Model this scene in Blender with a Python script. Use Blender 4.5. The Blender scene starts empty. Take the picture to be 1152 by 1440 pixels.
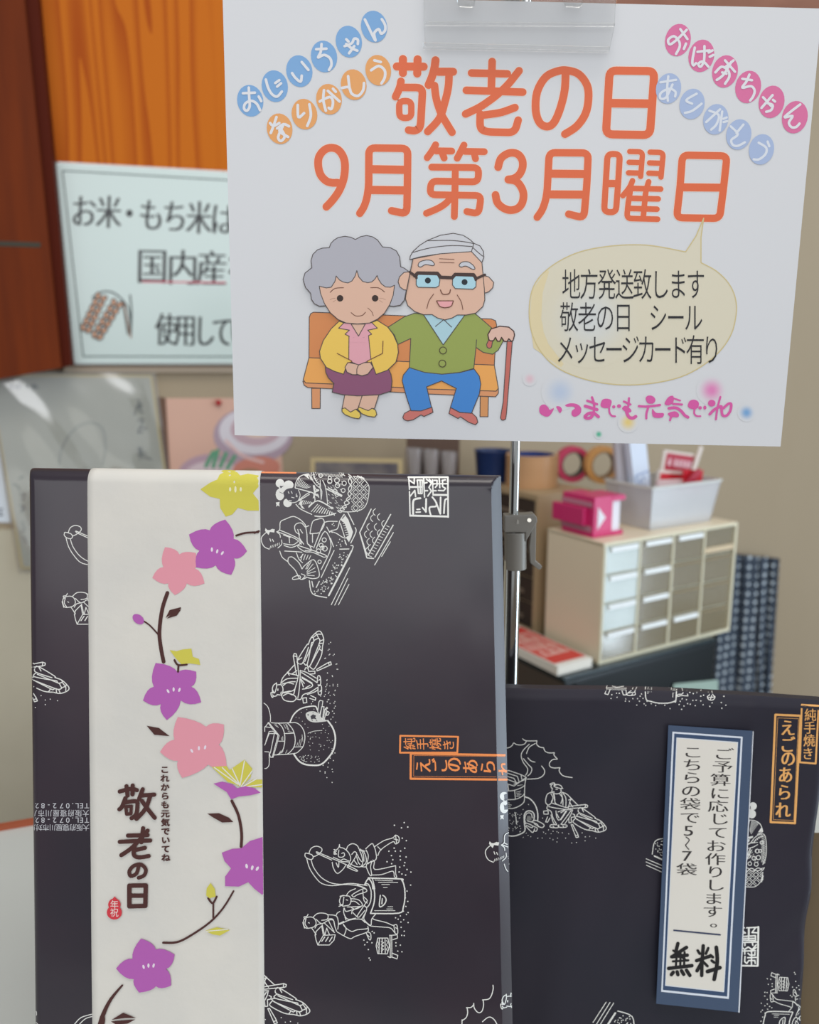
import bpy, bmesh, math, random
from mathutils import Vector, Matrix
from mathutils.bvhtree import BVHTree
from mathutils.geometry import tessellate_polygon
random.seed(7)
C = bpy.context.scene.collection
SC = bpy.context.scene

# ------------------------------------------------------------------ camera
F = 1154.0                      # focal length in pixels of the 1152x1440 frame
PITCH = math.radians(11)
CAM = Vector((0, 0, 1.25))
FWD = Vector((0, math.cos(PITCH), -math.sin(PITCH)))
UPV = Vector((0, math.sin(PITCH), math.cos(PITCH)))
cam = bpy.data.cameras.new('camera')
co = bpy.data.objects.new('camera', cam); C.objects.link(co)
co.location = CAM
co.rotation_euler = (math.pi / 2 - PITCH, 0, 0)
cam.sensor_fit = 'VERTICAL'; cam.sensor_height = 24.0
cam.lens = F / 1440 * 24.0
cam.clip_start = 0.02
cam.dof.use_dof = True
cam.dof.focus_distance = 0.415
cam.dof.aperture_fstop = (cam.lens / 1000) / 0.0038
SC.camera = co

# ------------------------------------------------------------------ light
SC.view_settings.view_transform = 'Standard'
SC.view_settings.look = 'None'
SC.view_settings.exposure = 0.0
SC.view_settings.gamma = 1.0
SC.view_settings.use_curve_mapping = False
w = bpy.data.worlds.new('daylight'); SC.world = w; w.use_nodes = True
w.node_tree.nodes['Background'].inputs[0].default_value = (0.93, 0.965, 1.0, 1)
w.node_tree.nodes['Background'].inputs[1].default_value = 0.40

def area(name, loc, aim, sx, sy, power, col):
    l = bpy.data.lights.new(name, 'AREA'); l.shape = 'RECTANGLE'; l.size = sx; l.size_y = sy
    l.energy = power; l.color = col
    o = bpy.data.objects.new(name, l); C.objects.link(o); o.location = loc
    o.rotation_euler = (Vector(aim) - Vector(loc)).to_track_quat('-Z', 'Y').to_euler()
    return o
area('shop_window_light', (1.85, 0.42, 1.2), (0.0, 0.42, 1.2), 0.72, 1.9, 24, (0.72, 0.87, 1.0))
area('shop_front_light', (-0.2, -1.8, 1.95), (0, 0.8, 1.0), 3.0, 1.2, 25, (0.97, 0.98, 1.0))
area('ceiling_lamp_light', (0.2, 0.1, 2.6), (0.2, 0.5, 0.8), 1.2, 0.5, 12, (1.0, 0.95, 0.88))

# ------------------------------------------------------------------ geometry of rays
def ray(x, y):
    return Vector(((x - 576) / F, 0, 0)) + FWD + UPV * (-(y - 720) / F)
def on_plane(x, y, p0, n):
    d = ray(x, y); return CAM + d * ((p0 - CAM).dot(n) / d.dot(n))
def at_y(x, y, Y): return on_plane(x, y, Vector((0, Y, 0)), Vector((0, 1, 0)))
def at_z(x, y, Z): return on_plane(x, y, Vector((0, 0, Z)), Vector((0, 0, 1)))

# ------------------------------------------------------------------ materials
def lin(c, k=1.0):
    r = []
    for v in c[:3]:
        v /= 255.0
        v = v / 12.92 if v <= .04045 else ((v + .055) / 1.055) ** 2.4
        r.append(min(v * k, .95))
    return (r[0], r[1], r[2], 1)
K = 1.22        # photograph white -> albedo
KP = 1.07
def nn(t, kind, **kw):
    n = t.nodes.new(kind)
    for k, v in kw.items():
        if hasattr(n, k): setattr(n, k, v)
        else: n.inputs[k.replace('_', ' ')].default_value = v
    return n
def mat(name, rgb, rough=.5, metal=0.0, spec=.5, k=1.0, noise=None, bump=None, alpha=None):
    m = bpy.data.materials.new(name); m.use_nodes = True
    t = m.node_tree; b = t.nodes['Principled BSDF']
    col = lin(rgb, k)
    b.inputs['Base Color'].default_value = col
    b.inputs['Roughness'].default_value = rough
    b.inputs['Metallic'].default_value = metal
    b.inputs['Specular IOR Level'].default_value = spec
    tc = None
    if noise or bump:
        tc = nn(t, 'ShaderNodeTexCoord'); mp = nn(t, 'ShaderNodeMapping')
        t.links.new(tc.outputs['Object'], mp.inputs[0])
    if noise:                         # (second colour, scale, stretch xyz, amount)
        rgb2, sc, st, amt = noise
        mp.inputs['Scale'].default_value = st
        n = nn(t, 'ShaderNodeTexNoise'); n.inputs['Scale'].default_value = sc; n.inputs['Detail'].default_value = 6
        t.links.new(mp.outputs[0], n.inputs['Vector'])
        r = nn(t, 'ShaderNodeMapRange'); r.inputs[1].default_value = .35; r.inputs[2].default_value = .65; r.inputs[4].default_value = amt
        t.links.new(n.outputs[0], r.inputs[0])
        mx = nn(t, 'ShaderNodeMix', data_type='RGBA')
        mx.inputs[6].default_value = col; mx.inputs[7].default_value = lin(rgb2, k)
        t.links.new(r.outputs[0], mx.inputs[0]); t.links.new(mx.outputs[2], b.inputs['Base Color'])
    if bump:
        sc, st_ = bump
        n2 = nn(t, 'ShaderNodeTexNoise'); n2.inputs['Scale'].default_value = sc; n2.inputs['Detail'].default_value = 4
        t.links.new(tc.outputs['Object'], n2.inputs['Vector'])
        bp = nn(t, 'ShaderNodeBump'); bp.inputs['Strength'].default_value = st_; bp.inputs['Distance'].default_value = .002
        t.links.new(n2.outputs[0], bp.inputs['Height']); t.links.new(bp.outputs[0], b.inputs['Normal'])
    return m
def print_mat(name, rough, spec=.4):
    m = mat(name, (200, 200, 200), rough, spec=spec)
    t = m.node_tree; a = nn(t, 'ShaderNodeAttribute'); a.attribute_name = 'Col'
    t.links.new(a.outputs['Color'], t.nodes['Principled BSDF'].inputs['Base Color'])
    return m
def clear_mat(name, rgb, opac, rough=.08, gl=.12, emis=None):
    m = bpy.data.materials.new(name); m.use_nodes = True; t = m.node_tree
    for n in list(t.nodes): t.nodes.remove(n)
    out = nn(t, 'ShaderNodeOutputMaterial'); tr = nn(t, 'ShaderNodeBsdfTransparent'); tr.inputs[0].default_value = lin((250, 252, 250))
    df = nn(t, 'ShaderNodeBsdfDiffuse'); df.inputs[0].default_value = lin(rgb)
    gs = nn(t, 'ShaderNodeBsdfGlossy'); gs.inputs['Roughness'].default_value = rough; gs.inputs[0].default_value = (1, 1, 1, 1)
    m1 = nn(t, 'ShaderNodeMixShader'); m1.inputs[0].default_value = opac
    m2 = nn(t, 'ShaderNodeMixShader')
    lw = nn(t, 'ShaderNodeLayerWeight'); lw.inputs[0].default_value = .25
    ma = nn(t, 'ShaderNodeMath', operation='MULTIPLY_ADD'); ma.inputs[1].default_value = .6; ma.inputs[2].default_value = gl
    ma.use_clamp = True
    t.links.new(lw.outputs['Fresnel'], ma.inputs[0]); t.links.new(ma.outputs[0], m2.inputs[0])
    t.links.new(tr.outputs[0], m1.inputs[1]); t.links.new(df.outputs[0], m1.inputs[2])
    t.links.new(m1.outputs[0], m2.inputs[1]); t.links.new(gs.outputs[0], m2.inputs[2])
    t.links.new(m2.outputs[0], out.inputs[0])
    return m

# ------------------------------------------------------------------ object helpers
def link(name, verts, faces, m, parent=None, smooth=False):
    me = bpy.data.meshes.new(name); me.from_pydata([tuple(v) for v in verts], [], faces); me.update()
    o = bpy.data.objects.new(name, me); C.objects.link(o)
    if m: me.materials.append(m)
    if smooth:
        for p in me.polygons: p.use_smooth = True
    if parent:
        o.parent = parent; o.matrix_parent_inverse = Matrix.Translation(parent.location).inverted() if parent.type == 'EMPTY' else Matrix()
        if parent.type == 'EMPTY' and parent.rotation_euler.z: o.matrix_parent_inverse = parent.matrix_basis.inverted()
    return o
def fixn(o):
    bm = bmesh.new(); bm.from_mesh(o.data); bmesh.ops.recalc_face_normals(bm, faces=bm.faces); bm.to_mesh(o.data); bm.free(); return o
def tag(o, label, cat, group=None, kind=None):
    o['label'] = label; o['category'] = cat
    if group: o['group'] = group
    if kind: o['kind'] = kind
    return o
def thing(name, label, cat, loc, group=None):
    o = bpy.data.objects.new(name, None); C.objects.link(o); o.location = loc; o.empty_display_size = .02
    return tag(o, label, cat, group)
class MB:
    def __init__(s): s.v = []; s.f = []
    def prism(s, quad, off):
        """closed polygon (list of Vectors) swept by vector off"""
        b = len(s.v); n = len(quad)
        s.v += [Vector(q) for q in quad] + [Vector(q) + off for q in quad]
        s.f.append(tuple(b + i for i in range(n))); s.f.append(tuple(b + n + i for i in reversed(range(n))))
        for i in range(n): j = (i + 1) % n; s.f.append((b + i, b + n + i, b + n + j, b + j))
        return s
    def box(s, o, a, b, c):
        return s.prism([o, o + a, o + a + b, o + b], c)
    def tube(s, pts, rad, n=16, cap=True):
        pts = [Vector(p) for p in pts]; base = len(s.v); m = len(pts)
        if not hasattr(rad, '__len__'): rad = [rad] * m
        ref = None
        for i, p in enumerate(pts):
            d = (pts[min(i + 1, m - 1)] - pts[max(i - 1, 0)]).normalized()
            if ref is None: ref = d.orthogonal().normalized()
            u = (ref - d * ref.dot(d)).normalized(); ref = u; v2 = d.cross(u)
            for k in range(n):
                a = 2 * math.pi * k / n; s.v.append(p + (u * math.cos(a) + v2 * math.sin(a)) * rad[i])
        for i in range(m - 1):
            for k in range(n):
                k2 = (k + 1) % n
                s.f.append((base + i * n + k, base + i * n + k2, base + (i + 1) * n + k2, base + (i + 1) * n + k))
        if cap:
            s.f.append(tuple(base + k for k in reversed(range(n)))); s.f.append(tuple(base + (m - 1) * n + k for k in range(n)))
        return s
    def lathe(s, o, ax, prof, n=32):
        """prof: list of (radius, height) along ax"""
        ax = Vector(ax).normalized(); u = ax.orthogonal().normalized(); v2 = ax.cross(u); base = len(s.v)
        for r, h in prof:
            for k in range(n):
                a = 2 * math.pi * k / n; s.v.append(Vector(o) + ax * h + (u * math.cos(a) + v2 * math.sin(a)) * r)
        for i in range(len(prof) - 1):
            for k in range(n):
                k2 = (k + 1) % n
                s.f.append((base + i * n + k, base + i * n + k2, base + (i + 1) * n + k2, base + (i + 1) * n + k))
        return s
    def build(s, name, m, parent=None, smooth=False, bev=0):
        o = link(name, s.v, s.f, m, parent, smooth); fixn(o)
        if bev:
            md = o.modifiers.new('bevel', 'BEVEL'); md.width = bev; md.segments = 2; md.limit_method = 'ANGLE'
        if smooth:
            try: o.data.set_sharp_from_angle(angle=math.radians(40))
            except Exception: pass
        return o

# ------------------------------------------------------------------ printed artwork (flat print laid on the real surfaces)
def pts(s): return [tuple(float(c) for c in p.split(',')) for p in s.split()]
def crom(P, closed, n=6):
    if len(P) < 3: return P
    out = []; N = len(P); R = range(N) if closed else range(N - 1)
    for i in R:
        p0 = P[(i - 1) % N] if closed or i > 0 else P[0]
        p1 = P[i]; p2 = P[(i + 1) % N]
        p3 = P[(i + 2) % N] if closed or i + 2 < N else P[-1]
        for k in range(n):
            t = k / n; a = []
            for c in (0, 1):
                a.append(.5 * (2 * p1[c] + (p2[c] - p0[c]) * t + (2 * p0[c] - 5 * p1[c] + 4 * p2[c] - p3[c]) * t * t + (3 * p1[c] - p0[c] - 3 * p2[c] + p3[c]) * t ** 3))
            out.append(tuple(a))
    if not closed: out.append(P[-1])
    return out
def sim(a0, a1, b0, b1):
    """similarity taking a0->b0, a1->b1 (pixel pairs)"""
    za = complex(a1[0] - a0[0], a1[1] - a0[1]); zb = complex(b1[0] - b0[0], b1[1] - b0[1]); r = zb / za
    def f(p):
        z = complex(p[0] - a0[0], p[1] - a0[1]) * r; return (b0[0] + z.real, b0[1] + z.imag)
    f.k = abs(r); return f
def shift(dx, dy):
    f = lambda p: (p[0] + dx, p[1] + dy)
    f.k = 1.0; return f
def fillet(P, closed, rad):
    P = list(P); i = 0
    while i < len(P) and len(P) > 3:          # two close bends become one corner
        N = len(P)
        if closed or 0 < i < N - 2:
            a, p, q, b = P[i - 1], P[i], P[(i + 1) % N], P[(i + 2) % N]
            if math.hypot(p[0] - q[0], p[1] - q[1]) < rad * .95:
                d1 = (p[0] - a[0], p[1] - a[1]); d2 = (q[0] - b[0], q[1] - b[1]); den = d1[0] * d2[1] - d1[1] * d2[0]
                if abs(den) > .3 * math.hypot(*d1) * math.hypot(*d2):
                    t = ((b[0] - a[0]) * d2[1] - (b[1] - a[1]) * d2[0]) / den
                    P[i] = (a[0] + d1[0] * t, a[1] + d1[1] * t); P.pop((i + 1) % N); continue
        i += 1
    out = []; N = len(P)
    for i, p in enumerate(P):
        if not closed and i in (0, N - 1): out.append(p); continue
        a, b = P[i - 1], P[(i + 1) % N]
        la = math.hypot(a[0] - p[0], a[1] - p[1]); lb = math.hypot(b[0] - p[0], b[1] - p[1]); ra = min(rad, la * .48); rb = min(rad, lb * .48)
        A0 = (p[0] + (a[0] - p[0]) / la * ra, p[1] + (a[1] - p[1]) / la * ra); B0_ = (p[0] + (b[0] - p[0]) / lb * rb, p[1] + (b[1] - p[1]) / lb * rb)
        for k in range(6):
            t = k / 5; out.append(tuple((1 - t) ** 2 * A0[c] + 2 * t * (1 - t) * p[c] + t * t * B0_[c] for c in (0, 1)))
    return out
class Art:
    def __init__(s, project, k=K, base=.00006, step=.000012):
        s.pr = project; s.v = []; s.f = []; s.c = []; s.h = base; s.step = step; s.k = k; s.map = None; s.T = (0, 0, 1); s.n = 0; s.dirty = False; s.refine = 0
    def at(s, *T): s.T = T; return s
    def px(s, p):
        p = (s.T[0] + p[0] / s.T[2], s.T[1] + p[1] / s.T[2])
        return s.map(p) if s.map else p
    def flush(s):
        if s.dirty: s.h += 2.3e-5; s.dirty = False
    def emit(s, P, faces, cols, H=None):
        """P already in photo pixels"""
        idx = []
        for i, p in enumerate(P):
            q = s.pr(p[0], p[1], H[i] if H else s.h)
            if q is None: idx.append(-1); continue
            idx.append(len(s.v)); s.v.append(q); s.c.append(cols[i] if isinstance(cols, list) else cols)
        for f in faces:
            g = tuple(idx[i] for i in f)
            if min(g) >= 0: s.f.append(g)
    def fill(s, col, *paths, sm=0, line=None, lw=None, up=True):
        s.flush()
        for t in paths:
            P = pts(t) if isinstance(t, str) else t
            if sm: P = crom(P, True, 4)
            Q = [s.px(p) for p in P]
            tr = tessellate_polygon([[Vector((q[0], q[1], 0)) for q in Q]])
            tr = [tuple(f) for f in tr]; QQ = list(Q)
            if s.refine:
                for _ in range(5):
                    new = []; mid = {}
                    def M(a, b):
                        k = (min(a, b), max(a, b))
                        if k not in mid: QQ.append(((QQ[a][0] + QQ[b][0]) / 2, (QQ[a][1] + QQ[b][1]) / 2)); mid[k] = len(QQ) - 1
                        return mid[k]
                    lg = lambda a, b: math.hypot(QQ[a][0] - QQ[b][0], QQ[a][1] - QQ[b][1]) > s.refine
                    for a, b, c in tr:
                        e = [lg(a, b), lg(b, c), lg(c, a)]; n_ = sum(e)
                        if n_ == 0: new.append((a, b, c)); continue
                        if n_ == 3: x, y, z = M(a, b), M(b, c), M(c, a); new += [(a, x, z), (x, b, y), (z, y, c), (x, y, z)]; continue
                        if n_ == 1:
                            if e[1]: a, b, c = b, c, a
                            elif e[2]: a, b, c = c, a, b
                            x = M(a, b); new += [(a, x, c), (x, b, c)]; continue
                        if not e[0]: a, b, c = b, c, a
                        elif not e[1]: a, b, c = c, a, b
                        x, y = M(a, b), M(b, c); new += [(a, x, c), (x, b, y), (x, y, c)]
                    tr = new
                    if not mid: break
            s.emit(QQ, tr, lin(col, s.k))
            s.h += max(s.step, 8e-6)
            if line: s.rib(Q, line, lw, True, own=True)
        return s
    def rib(s, Q, col, w, closed=False, taper=None, own=False):
        """ribbon in photo pixels, split at sharp corners; pieces are laid a few micrometres over each other"""
        cc = lin(col, s.k); q = [Q[0]]
        for p in Q[1:]:
            if math.hypot(p[0] - q[-1][0], p[1] - q[-1][1]) > .05: q.append(p)
        if closed and len(q) > 2 and math.hypot(q[0][0] - q[-1][0], q[0][1] - q[-1][1]) < .05: q.pop()
        N = len(q)
        if N < 2: return
        def turn(a, b, c):
            d1 = math.atan2(b[1] - a[1], b[0] - a[0]); d2 = math.atan2(c[1] - b[1], c[0] - b[0]); d = abs(d1 - d2)
            return min(d, 2 * math.pi - d)
        if closed:
            k = max(range(N), key=lambda i: turn(q[i - 1], q[i], q[(i + 1) % N])); q = q[k:] + q[:k] + [q[k]]; N += 1
        pieces = []; cur = [q[0]]
        for i in range(1, N):
            cur.append(q[i])
            if i < N - 1 and turn(q[i - 1], q[i], q[i + 1]) > .75: pieces.append(cur); cur = [q[i]]
        pieces.append(cur)
        if own: h0 = s.h
        else: h0 = s.h + (s.n % 4) * 5e-6; s.n += 1; s.dirty = True
        tot = 0
        L_ = sum(math.hypot(a[0] - b[0], a[1] - b[1]) for a, b in zip(q, q[1:]))
        for pi_, pc in enumerate(pieces):
            D = []
            for a, b in zip(pc, pc[1:]):
                m = max(1, int(math.hypot(b[0] - a[0], b[1] - a[1]) / (3 if s.refine else 8))); D += [(a[0] + (b[0] - a[0]) * t / m, a[1] + (b[1] - a[1]) * t / m) for t in range(m)]
            D.append(pc[-1]); n = len(D); P = []; H = []
            for i, p in enumerate(D):
                a = D[max(0, i - 1)]; b = D[min(n - 1, i + 1)]; dx, dy = b[0] - a[0], b[1] - a[1]; l = math.hypot(dx, dy) or 1
                nx, ny = -dy / l, dx / l
                if 0 < i < n - 1: l1 = math.hypot(p[0] - a[0], p[1] - a[1]); c = abs((-(p[1] - a[1]) * nx + (p[0] - a[0]) * ny) / l1); mt = min(1.3, 1 / max(c, .7))
                else: mt = 1
                ra = w / 2 * mt
                if i: tot += math.hypot(p[0] - D[i - 1][0], p[1] - D[i - 1][1])
                if taper: ra *= taper[0] + (taper[1] - taper[0]) * min(1, tot / L_)
                P += [(p[0] + nx * ra, p[1] + ny * ra), (p[0] - nx * ra, p[1] - ny * ra)]; hh = h0 + (pi_ % 3) * 1.2e-6 + 1.2e-6 * min(1, tot / L_); H += [hh, hh]
            Fc = [(2 * i, 2 * i + 1, 2 * i + 3, 2 * i + 2) for i in range(n - 1)]
            nc = 8 if w > 5 else 5 if w > 1.6 else 3
            for e, o_ in ((0, 1), (n - 1, -1)):
                c = D[e]; p0, p1 = (P[2 * e], P[2 * e + 1]) if o_ > 0 else (P[2 * e + 1], P[2 * e])
                a0 = math.atan2(p0[1] - c[1], p0[0] - c[0]); r0 = math.hypot(p0[0] - c[0], p0[1] - c[1]); b_ = len(P)
                P += [(c[0] + r0 * math.cos(a0 + math.pi * k / nc), c[1] + r0 * math.sin(a0 + math.pi * k / nc)) for k in range(1, nc)]; H += [H[2 * e]] * (nc - 1)
                i0, i1 = (2 * e, 2 * e + 1) if o_ > 0 else (2 * e + 1, 2 * e)
                if nc > 1: Fc.append(tuple([i0] + list(range(b_, b_ + nc - 1)) + [i1]))
            s.emit(P, Fc, cc, H)
        if own: s.h += 8e-6
    def st(s, col, w, *paths, sm=1, cl=0, taper=None):
        for t in paths:
            P = pts(t) if isinstance(t, str) else t
            if sm: P = crom(P, bool(cl), 4)
            Q = [s.px(p) for p in P]
            k = (s.map.k if s.map else 1)
            s.rib(Q, col, w / s.T[2] * k, bool(cl), taper)
        return s
    def ell(s, col, x, y, rx, ry, rot=0, line=None, lw=1, n=24, only_line=False):
        a = math.radians(rot); P = []
        for k in range(n):
            t = 2 * math.pi * k / n; u = rx * math.cos(t); v = ry * math.sin(t)
            P.append((x + u * math.cos(a) - v * math.sin(a), y + u * math.sin(a) + v * math.cos(a)))
        if only_line: s.rib([s.px(p) for p in P], line, lw, True); return s
        s.fill(col, P, line=line, lw=lw); return s
    def dots(s, col, r, t):
        s.dirty = True
        k = (s.map.k if s.map else 1) / s.T[2]
        for p in (pts(t) if isinstance(t, str) else t):
            q = s.px(p); rr = r * k
            s.emit([(q[0] + rr * math.cos(a * math.pi / 3), q[1] + rr * math.sin(a * math.pi / 3)) for a in range(6)], [tuple(range(6))], lin(col, s.k), [s.h + 2.2e-5] * 6)
    def glow(s, col, back, x, y, r):
        """soft printed spot: fades into the paper colour"""
        s.flush()
        c1 = lin(col, s.k); c0 = lin(back, s.k); P = [s.px((x, y))]; cols = [c1]; Fc = []; n = 24; rings = 6
        for j in range(1, rings + 1):
            t = j / rings; e = 1 - (math.cos(t * math.pi) * .5 + .5)
            for k in range(n):
                a = 2 * math.pi * k / n; P.append(s.px((x + r * t * math.cos(a), y + r * t * math.sin(a))))
                cols.append(tuple(c1[i] + (c0[i] - c1[i]) * e for i in range(4)))
        for k in range(n): Fc.append((0, 1 + k, 1 + (k + 1) % n))
        for j in range(rings - 1):
            for k in range(n):
                a = 1 + j * n + k; b = 1 + j * n + (k + 1) % n; Fc.append((a, b, b + n, a + n))
        s.emit(P, Fc, cols); s.h += s.step
    def txt(s, col, text, p0, p1, w, h, rot=0, b=0, bx=0, skew=0, thin=0):
        """characters centred evenly from p0 to p1 (or at a list of centres); w,h the em box in pixels of this crop"""
        s.flush(); n = len(text); cc = lin(col, s.k)
        cen = p0 if isinstance(p0, list) else [(p0[0] + (p1[0] - p0[0]) * i / max(1, n - 1), p0[1] + (p1[1] - p0[1]) * i / max(1, n - 1)) for i in range(n)]
        a = math.radians(rot); ca, sa = math.cos(a), math.sin(a)
        offs = [(0, 0)]
        if b: offs = [(-b, -b), (b, -b), (-b, b), (b, b)]
        if bx: offs = [(-bx, 0), (0, 0), (bx, 0)]
        for ch, (x, y) in zip(text, cen):
            if ch in ' \u3000': continue
            gv, gf = glyph(ch, thin)
            for io, (ox, oy) in enumerate(offs):
                P = []
                for (u, v) in gv:
                    X = u * w + ox; Y = -v * h + oy + skew * u * w
                    P.append(s.px((x + X * ca - Y * sa, y + X * sa + Y * ca)))
                s.emit(P, gf, cc, [s.h + io * 2.5e-6] * len(P))
        s.h += max(s.step, 1.2e-5)
    def build(s, name, m, parent):
        me = bpy.data.meshes.new(name); me.from_pydata(s.v, [], s.f); me.update()
        at = me.color_attributes.new('Col', 'FLOAT_COLOR', 'POINT')
        at.data.foreach_set('color', [c for q in s.c for c in q])
        me.materials.append(m); o = bpy.data.objects.new(name, me); C.objects.link(o)
        # all faces look towards the camera side of the sheet
        o.parent = parent
        if parent.type == 'EMPTY': o.matrix_parent_inverse = parent.matrix_basis.inverted()
        return o
_g = {}; _ref = {}
def glyph(ch, thin=0):
    key = (ch, thin)
    if key not in _g:
        def raw(c):
            cu = bpy.data.curves.new('lettering', 'FONT'); cu.body = c; cu.size = 1; cu.resolution_u = 3; cu.fill_mode = 'FRONT'
            cu.offset = -thin
            o = bpy.data.objects.new('lettering', cu); me = o.to_mesh()
            V = [(v.co.x, v.co.y) for v in me.vertices]; Fc = [tuple(p.vertices) for p in me.polygons]
            o.to_mesh_clear(); bpy.data.objects.remove(o); bpy.data.curves.remove(cu); return V, Fc
        if not _ref:
            V, _ = raw('国'); xs = [v[0] for v in V]; ys = [v[1] for v in V]
            _ref['c'] = ((min(xs) + max(xs)) / 2, (min(ys) + max(ys)) / 2); _ref['s'] = max(xs) - min(xs)
            print('REF', _ref, len(V))
        V, Fc = raw(ch); sc = .87 / _ref['s']
        cx = _ref['c'][0]
        if ord(ch) < 256:
            sc *= 1.32
            xs = [v[0] for v in V]; cx = (min(xs) + max(xs)) / 2
        _g[key] = ([((x - cx) * sc, (y - _ref['c'][1]) * sc) for x, y in V], Fc)
    return _g[key]
def plane_proj(p0, n):
    if (CAM - p0).dot(n) < 0: n = -n
    n = n.normalized()
    def f(x, y, h): return on_plane(x, y, p0 + n * h, n)
    return f
def mesh_proj(o):
    me = o.data; bvh = BVHTree.FromPolygons([v.co.copy() for v in me.vertices], [tuple(p.vertices) for p in me.polygons])
    def f(x, y, h):
        d = ray(x, y).normalized(); hit = bvh.ray_cast(CAM, d)
        if hit[0] is None: return None
        n = hit[1]
        if n.dot(d) > 0: n = -n
        if n.dot(d) > -.03: return None
        return hit[0] + n * h
    return f

# ================================================================== setting
X, Y_, Z = Vector((1, 0, 0)), Vector((0, 1, 0)), Vector((0, 0, 1))
WN = Vector((-.27, 1, 0)).normalized()         # away from camera, into the back wall
WU = Vector((1, .27, 0)).normalized()
W0 = Vector((0, 1.5, 0))
def wall(x, y, out=0.0): return on_plane(x, y, W0 - WN * out, WN)
CU = Vector((.856, .517, 0)); CV = Vector((-.517, .856, 0))     # cabinet directions
WALLM = mat('beige_wallpaper', (174, 158, 134), .8, noise=((160, 144, 118), 3.0, (1, 1, .35), .5), bump=(60, .15))
o = MB().box(W0 - WU * 3 , WU * 6, Z * 2.8, WN * .1).build('wall_back', WALLM); o['kind'] = 'structure'
o = MB().box(Vector((-3.2, -3.2, -.05)), X * 6.6, Y_ * 5.6, Z * .05).build('floor', mat('floor_vinyl', (140, 120, 98), .6, noise=((120, 100, 80), 4, (1, 1, 1), .5))); o['kind'] = 'structure'

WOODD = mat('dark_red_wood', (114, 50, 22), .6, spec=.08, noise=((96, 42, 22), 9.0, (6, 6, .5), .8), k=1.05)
WOODO = mat('orange_pine', (206, 116, 36), .55, spec=.12, noise=((184, 92, 26), 9.0, (9, 1, .6), .8), k=1.15)
TRIM = mat('brown_trim_wood', (150, 100, 78), .5, noise=((120, 74, 54), 6, (1, 6, 6), .6))
# grain of the pine board: contour bands of a stretched noise
t = WOODO.node_tree; bs = t.nodes['Principled BSDF']
tc = nn(t, 'ShaderNodeTexCoord'); mp = nn(t, 'ShaderNodeMapping'); mp.inputs['Scale'].default_value = (3.4, 1, .22)
nz = nn(t, 'ShaderNodeTexNoise'); nz.inputs['Scale'].default_value = 2.2; nz.inputs['Detail'].default_value = 2.5; nz.inputs['Roughness'].default_value = .4
ml = nn(t, 'ShaderNodeMath', operation='MULTIPLY'); ml.inputs[1].default_value = 22
fr = nn(t, 'ShaderNodeMath', operation='FRACT'); cr = nn(t, 'ShaderNodeValToRGB')
cr.color_ramp.elements[0].color = lin((200, 108, 24), 1.0); cr.color_ramp.elements[1].color = lin((172, 78, 14), 1.0); cr.color_ramp.elements[0].position = .45; cr.color_ramp.elements[1].position = .97
t.links.new(tc.outputs['Object'], mp.inputs[0]); t.links.new(mp.outputs[0], nz.inputs['Vector']); t.links.new(nz.outputs[0], ml.inputs[0])
t.links.new(ml.outputs[0], fr.inputs[0]); t.links.new(fr.outputs[0], cr.inputs[0]); t.links.new(cr.outputs[0], bs.inputs['Base Color'])

def slab(name, quad, out, thick, m, parent=None):
    """board parallel to the back wall; quad in photo pixels, front face `out` metres off the wall"""
    return MB().prism([wall(x, y, out) for x, y in quad], WN * thick).build(name, m, parent)
# wooden board that the sign hangs on, and the dark post beside it
o = slab('trim_1', [(36, -70), (480, -70), (480, 513), (90, 513)], .026, .026, WOODO); o['kind'] = 'structure'
post = slab('trim_2', [(-150, -70), (27, -70), (86, 517), (-150, 560)], .075, .075, WOODD); post['kind'] = 'structure'
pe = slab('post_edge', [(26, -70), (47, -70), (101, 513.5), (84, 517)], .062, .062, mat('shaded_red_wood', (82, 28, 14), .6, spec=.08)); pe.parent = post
g = slab('groove', [(-150, 330), (0, 339), (57, 341), (57, 348), (0, 346), (-150, 338)], .0756, .002, mat('green_groove', (52, 48, 34), .6)); g.parent = post
o = slab('trim_3', [(481, -90), (1420, -90), (1420, 24), (481, 30)], .05, .05, TRIM); o['kind'] = 'structure'
o = slab('trim_4', [(90, 514.5), (330, 514.5), (330, 524), (90, 524)], .012, .012, mat('pale_ledge', (196, 180, 158), .6)); o['kind'] = 'structure'

# ------------------------------------------------------------------ counter
BNORM = Vector((0, -math.cos(math.radians(12.1)), math.sin(math.radians(12.1))))
B0 = CAM + ray(576, 1050) * .40
def bp(x, y, d=0): return on_plane(x, y, B0, BNORM) - BNORM * d
cTL, cTR, cBR, cBL = bp(37, 656.5), bp(706.5, 667), bp(727, 1640), bp(48, 1640)
BWd = (cTR - cTL).length; BHt = (cBL - cTL).length
CZ = min(cBL.z, cBR.z) - .047 * BNORM.z - .0002      # the box stands on its lower back edge
o = slab('trim_5', [(-500, 743), (330, 746), (330, 2400), (-500, 2400)], .004, .003, mat('pale_lower_wall', (206, 198, 176), .7, noise=((190, 182, 160), 5, (1, 1, 1), .6))); o['kind'] = 'structure'  # paler slab laid over the lower left wall
LAM = mat('pale_counter_laminate', (196, 200, 196), .35, k=1.1, noise=((188, 190, 186), 5, (1, 1, 1), .5))
e0 = at_z(0, 1169, CZ); e1 = at_z(43, 1161.5, CZ); ed = (e1 - e0).normalized(); en = Vector((-ed.y, ed.x, 0))
CL_ = .70
cnt = thing('shop_counter', 'pale laminate shop counter with orange brown wooden back edge under the wrapped box', 'counter', e0 - en * .3 - Z * CZ)
MB().prism([e0 - ed * .6, e0 + ed * CL_, e0 + ed * CL_ - en * .62, e0 - ed * .6 - en * .62], -Z * .03).build('countertop', LAM, cnt)
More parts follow.
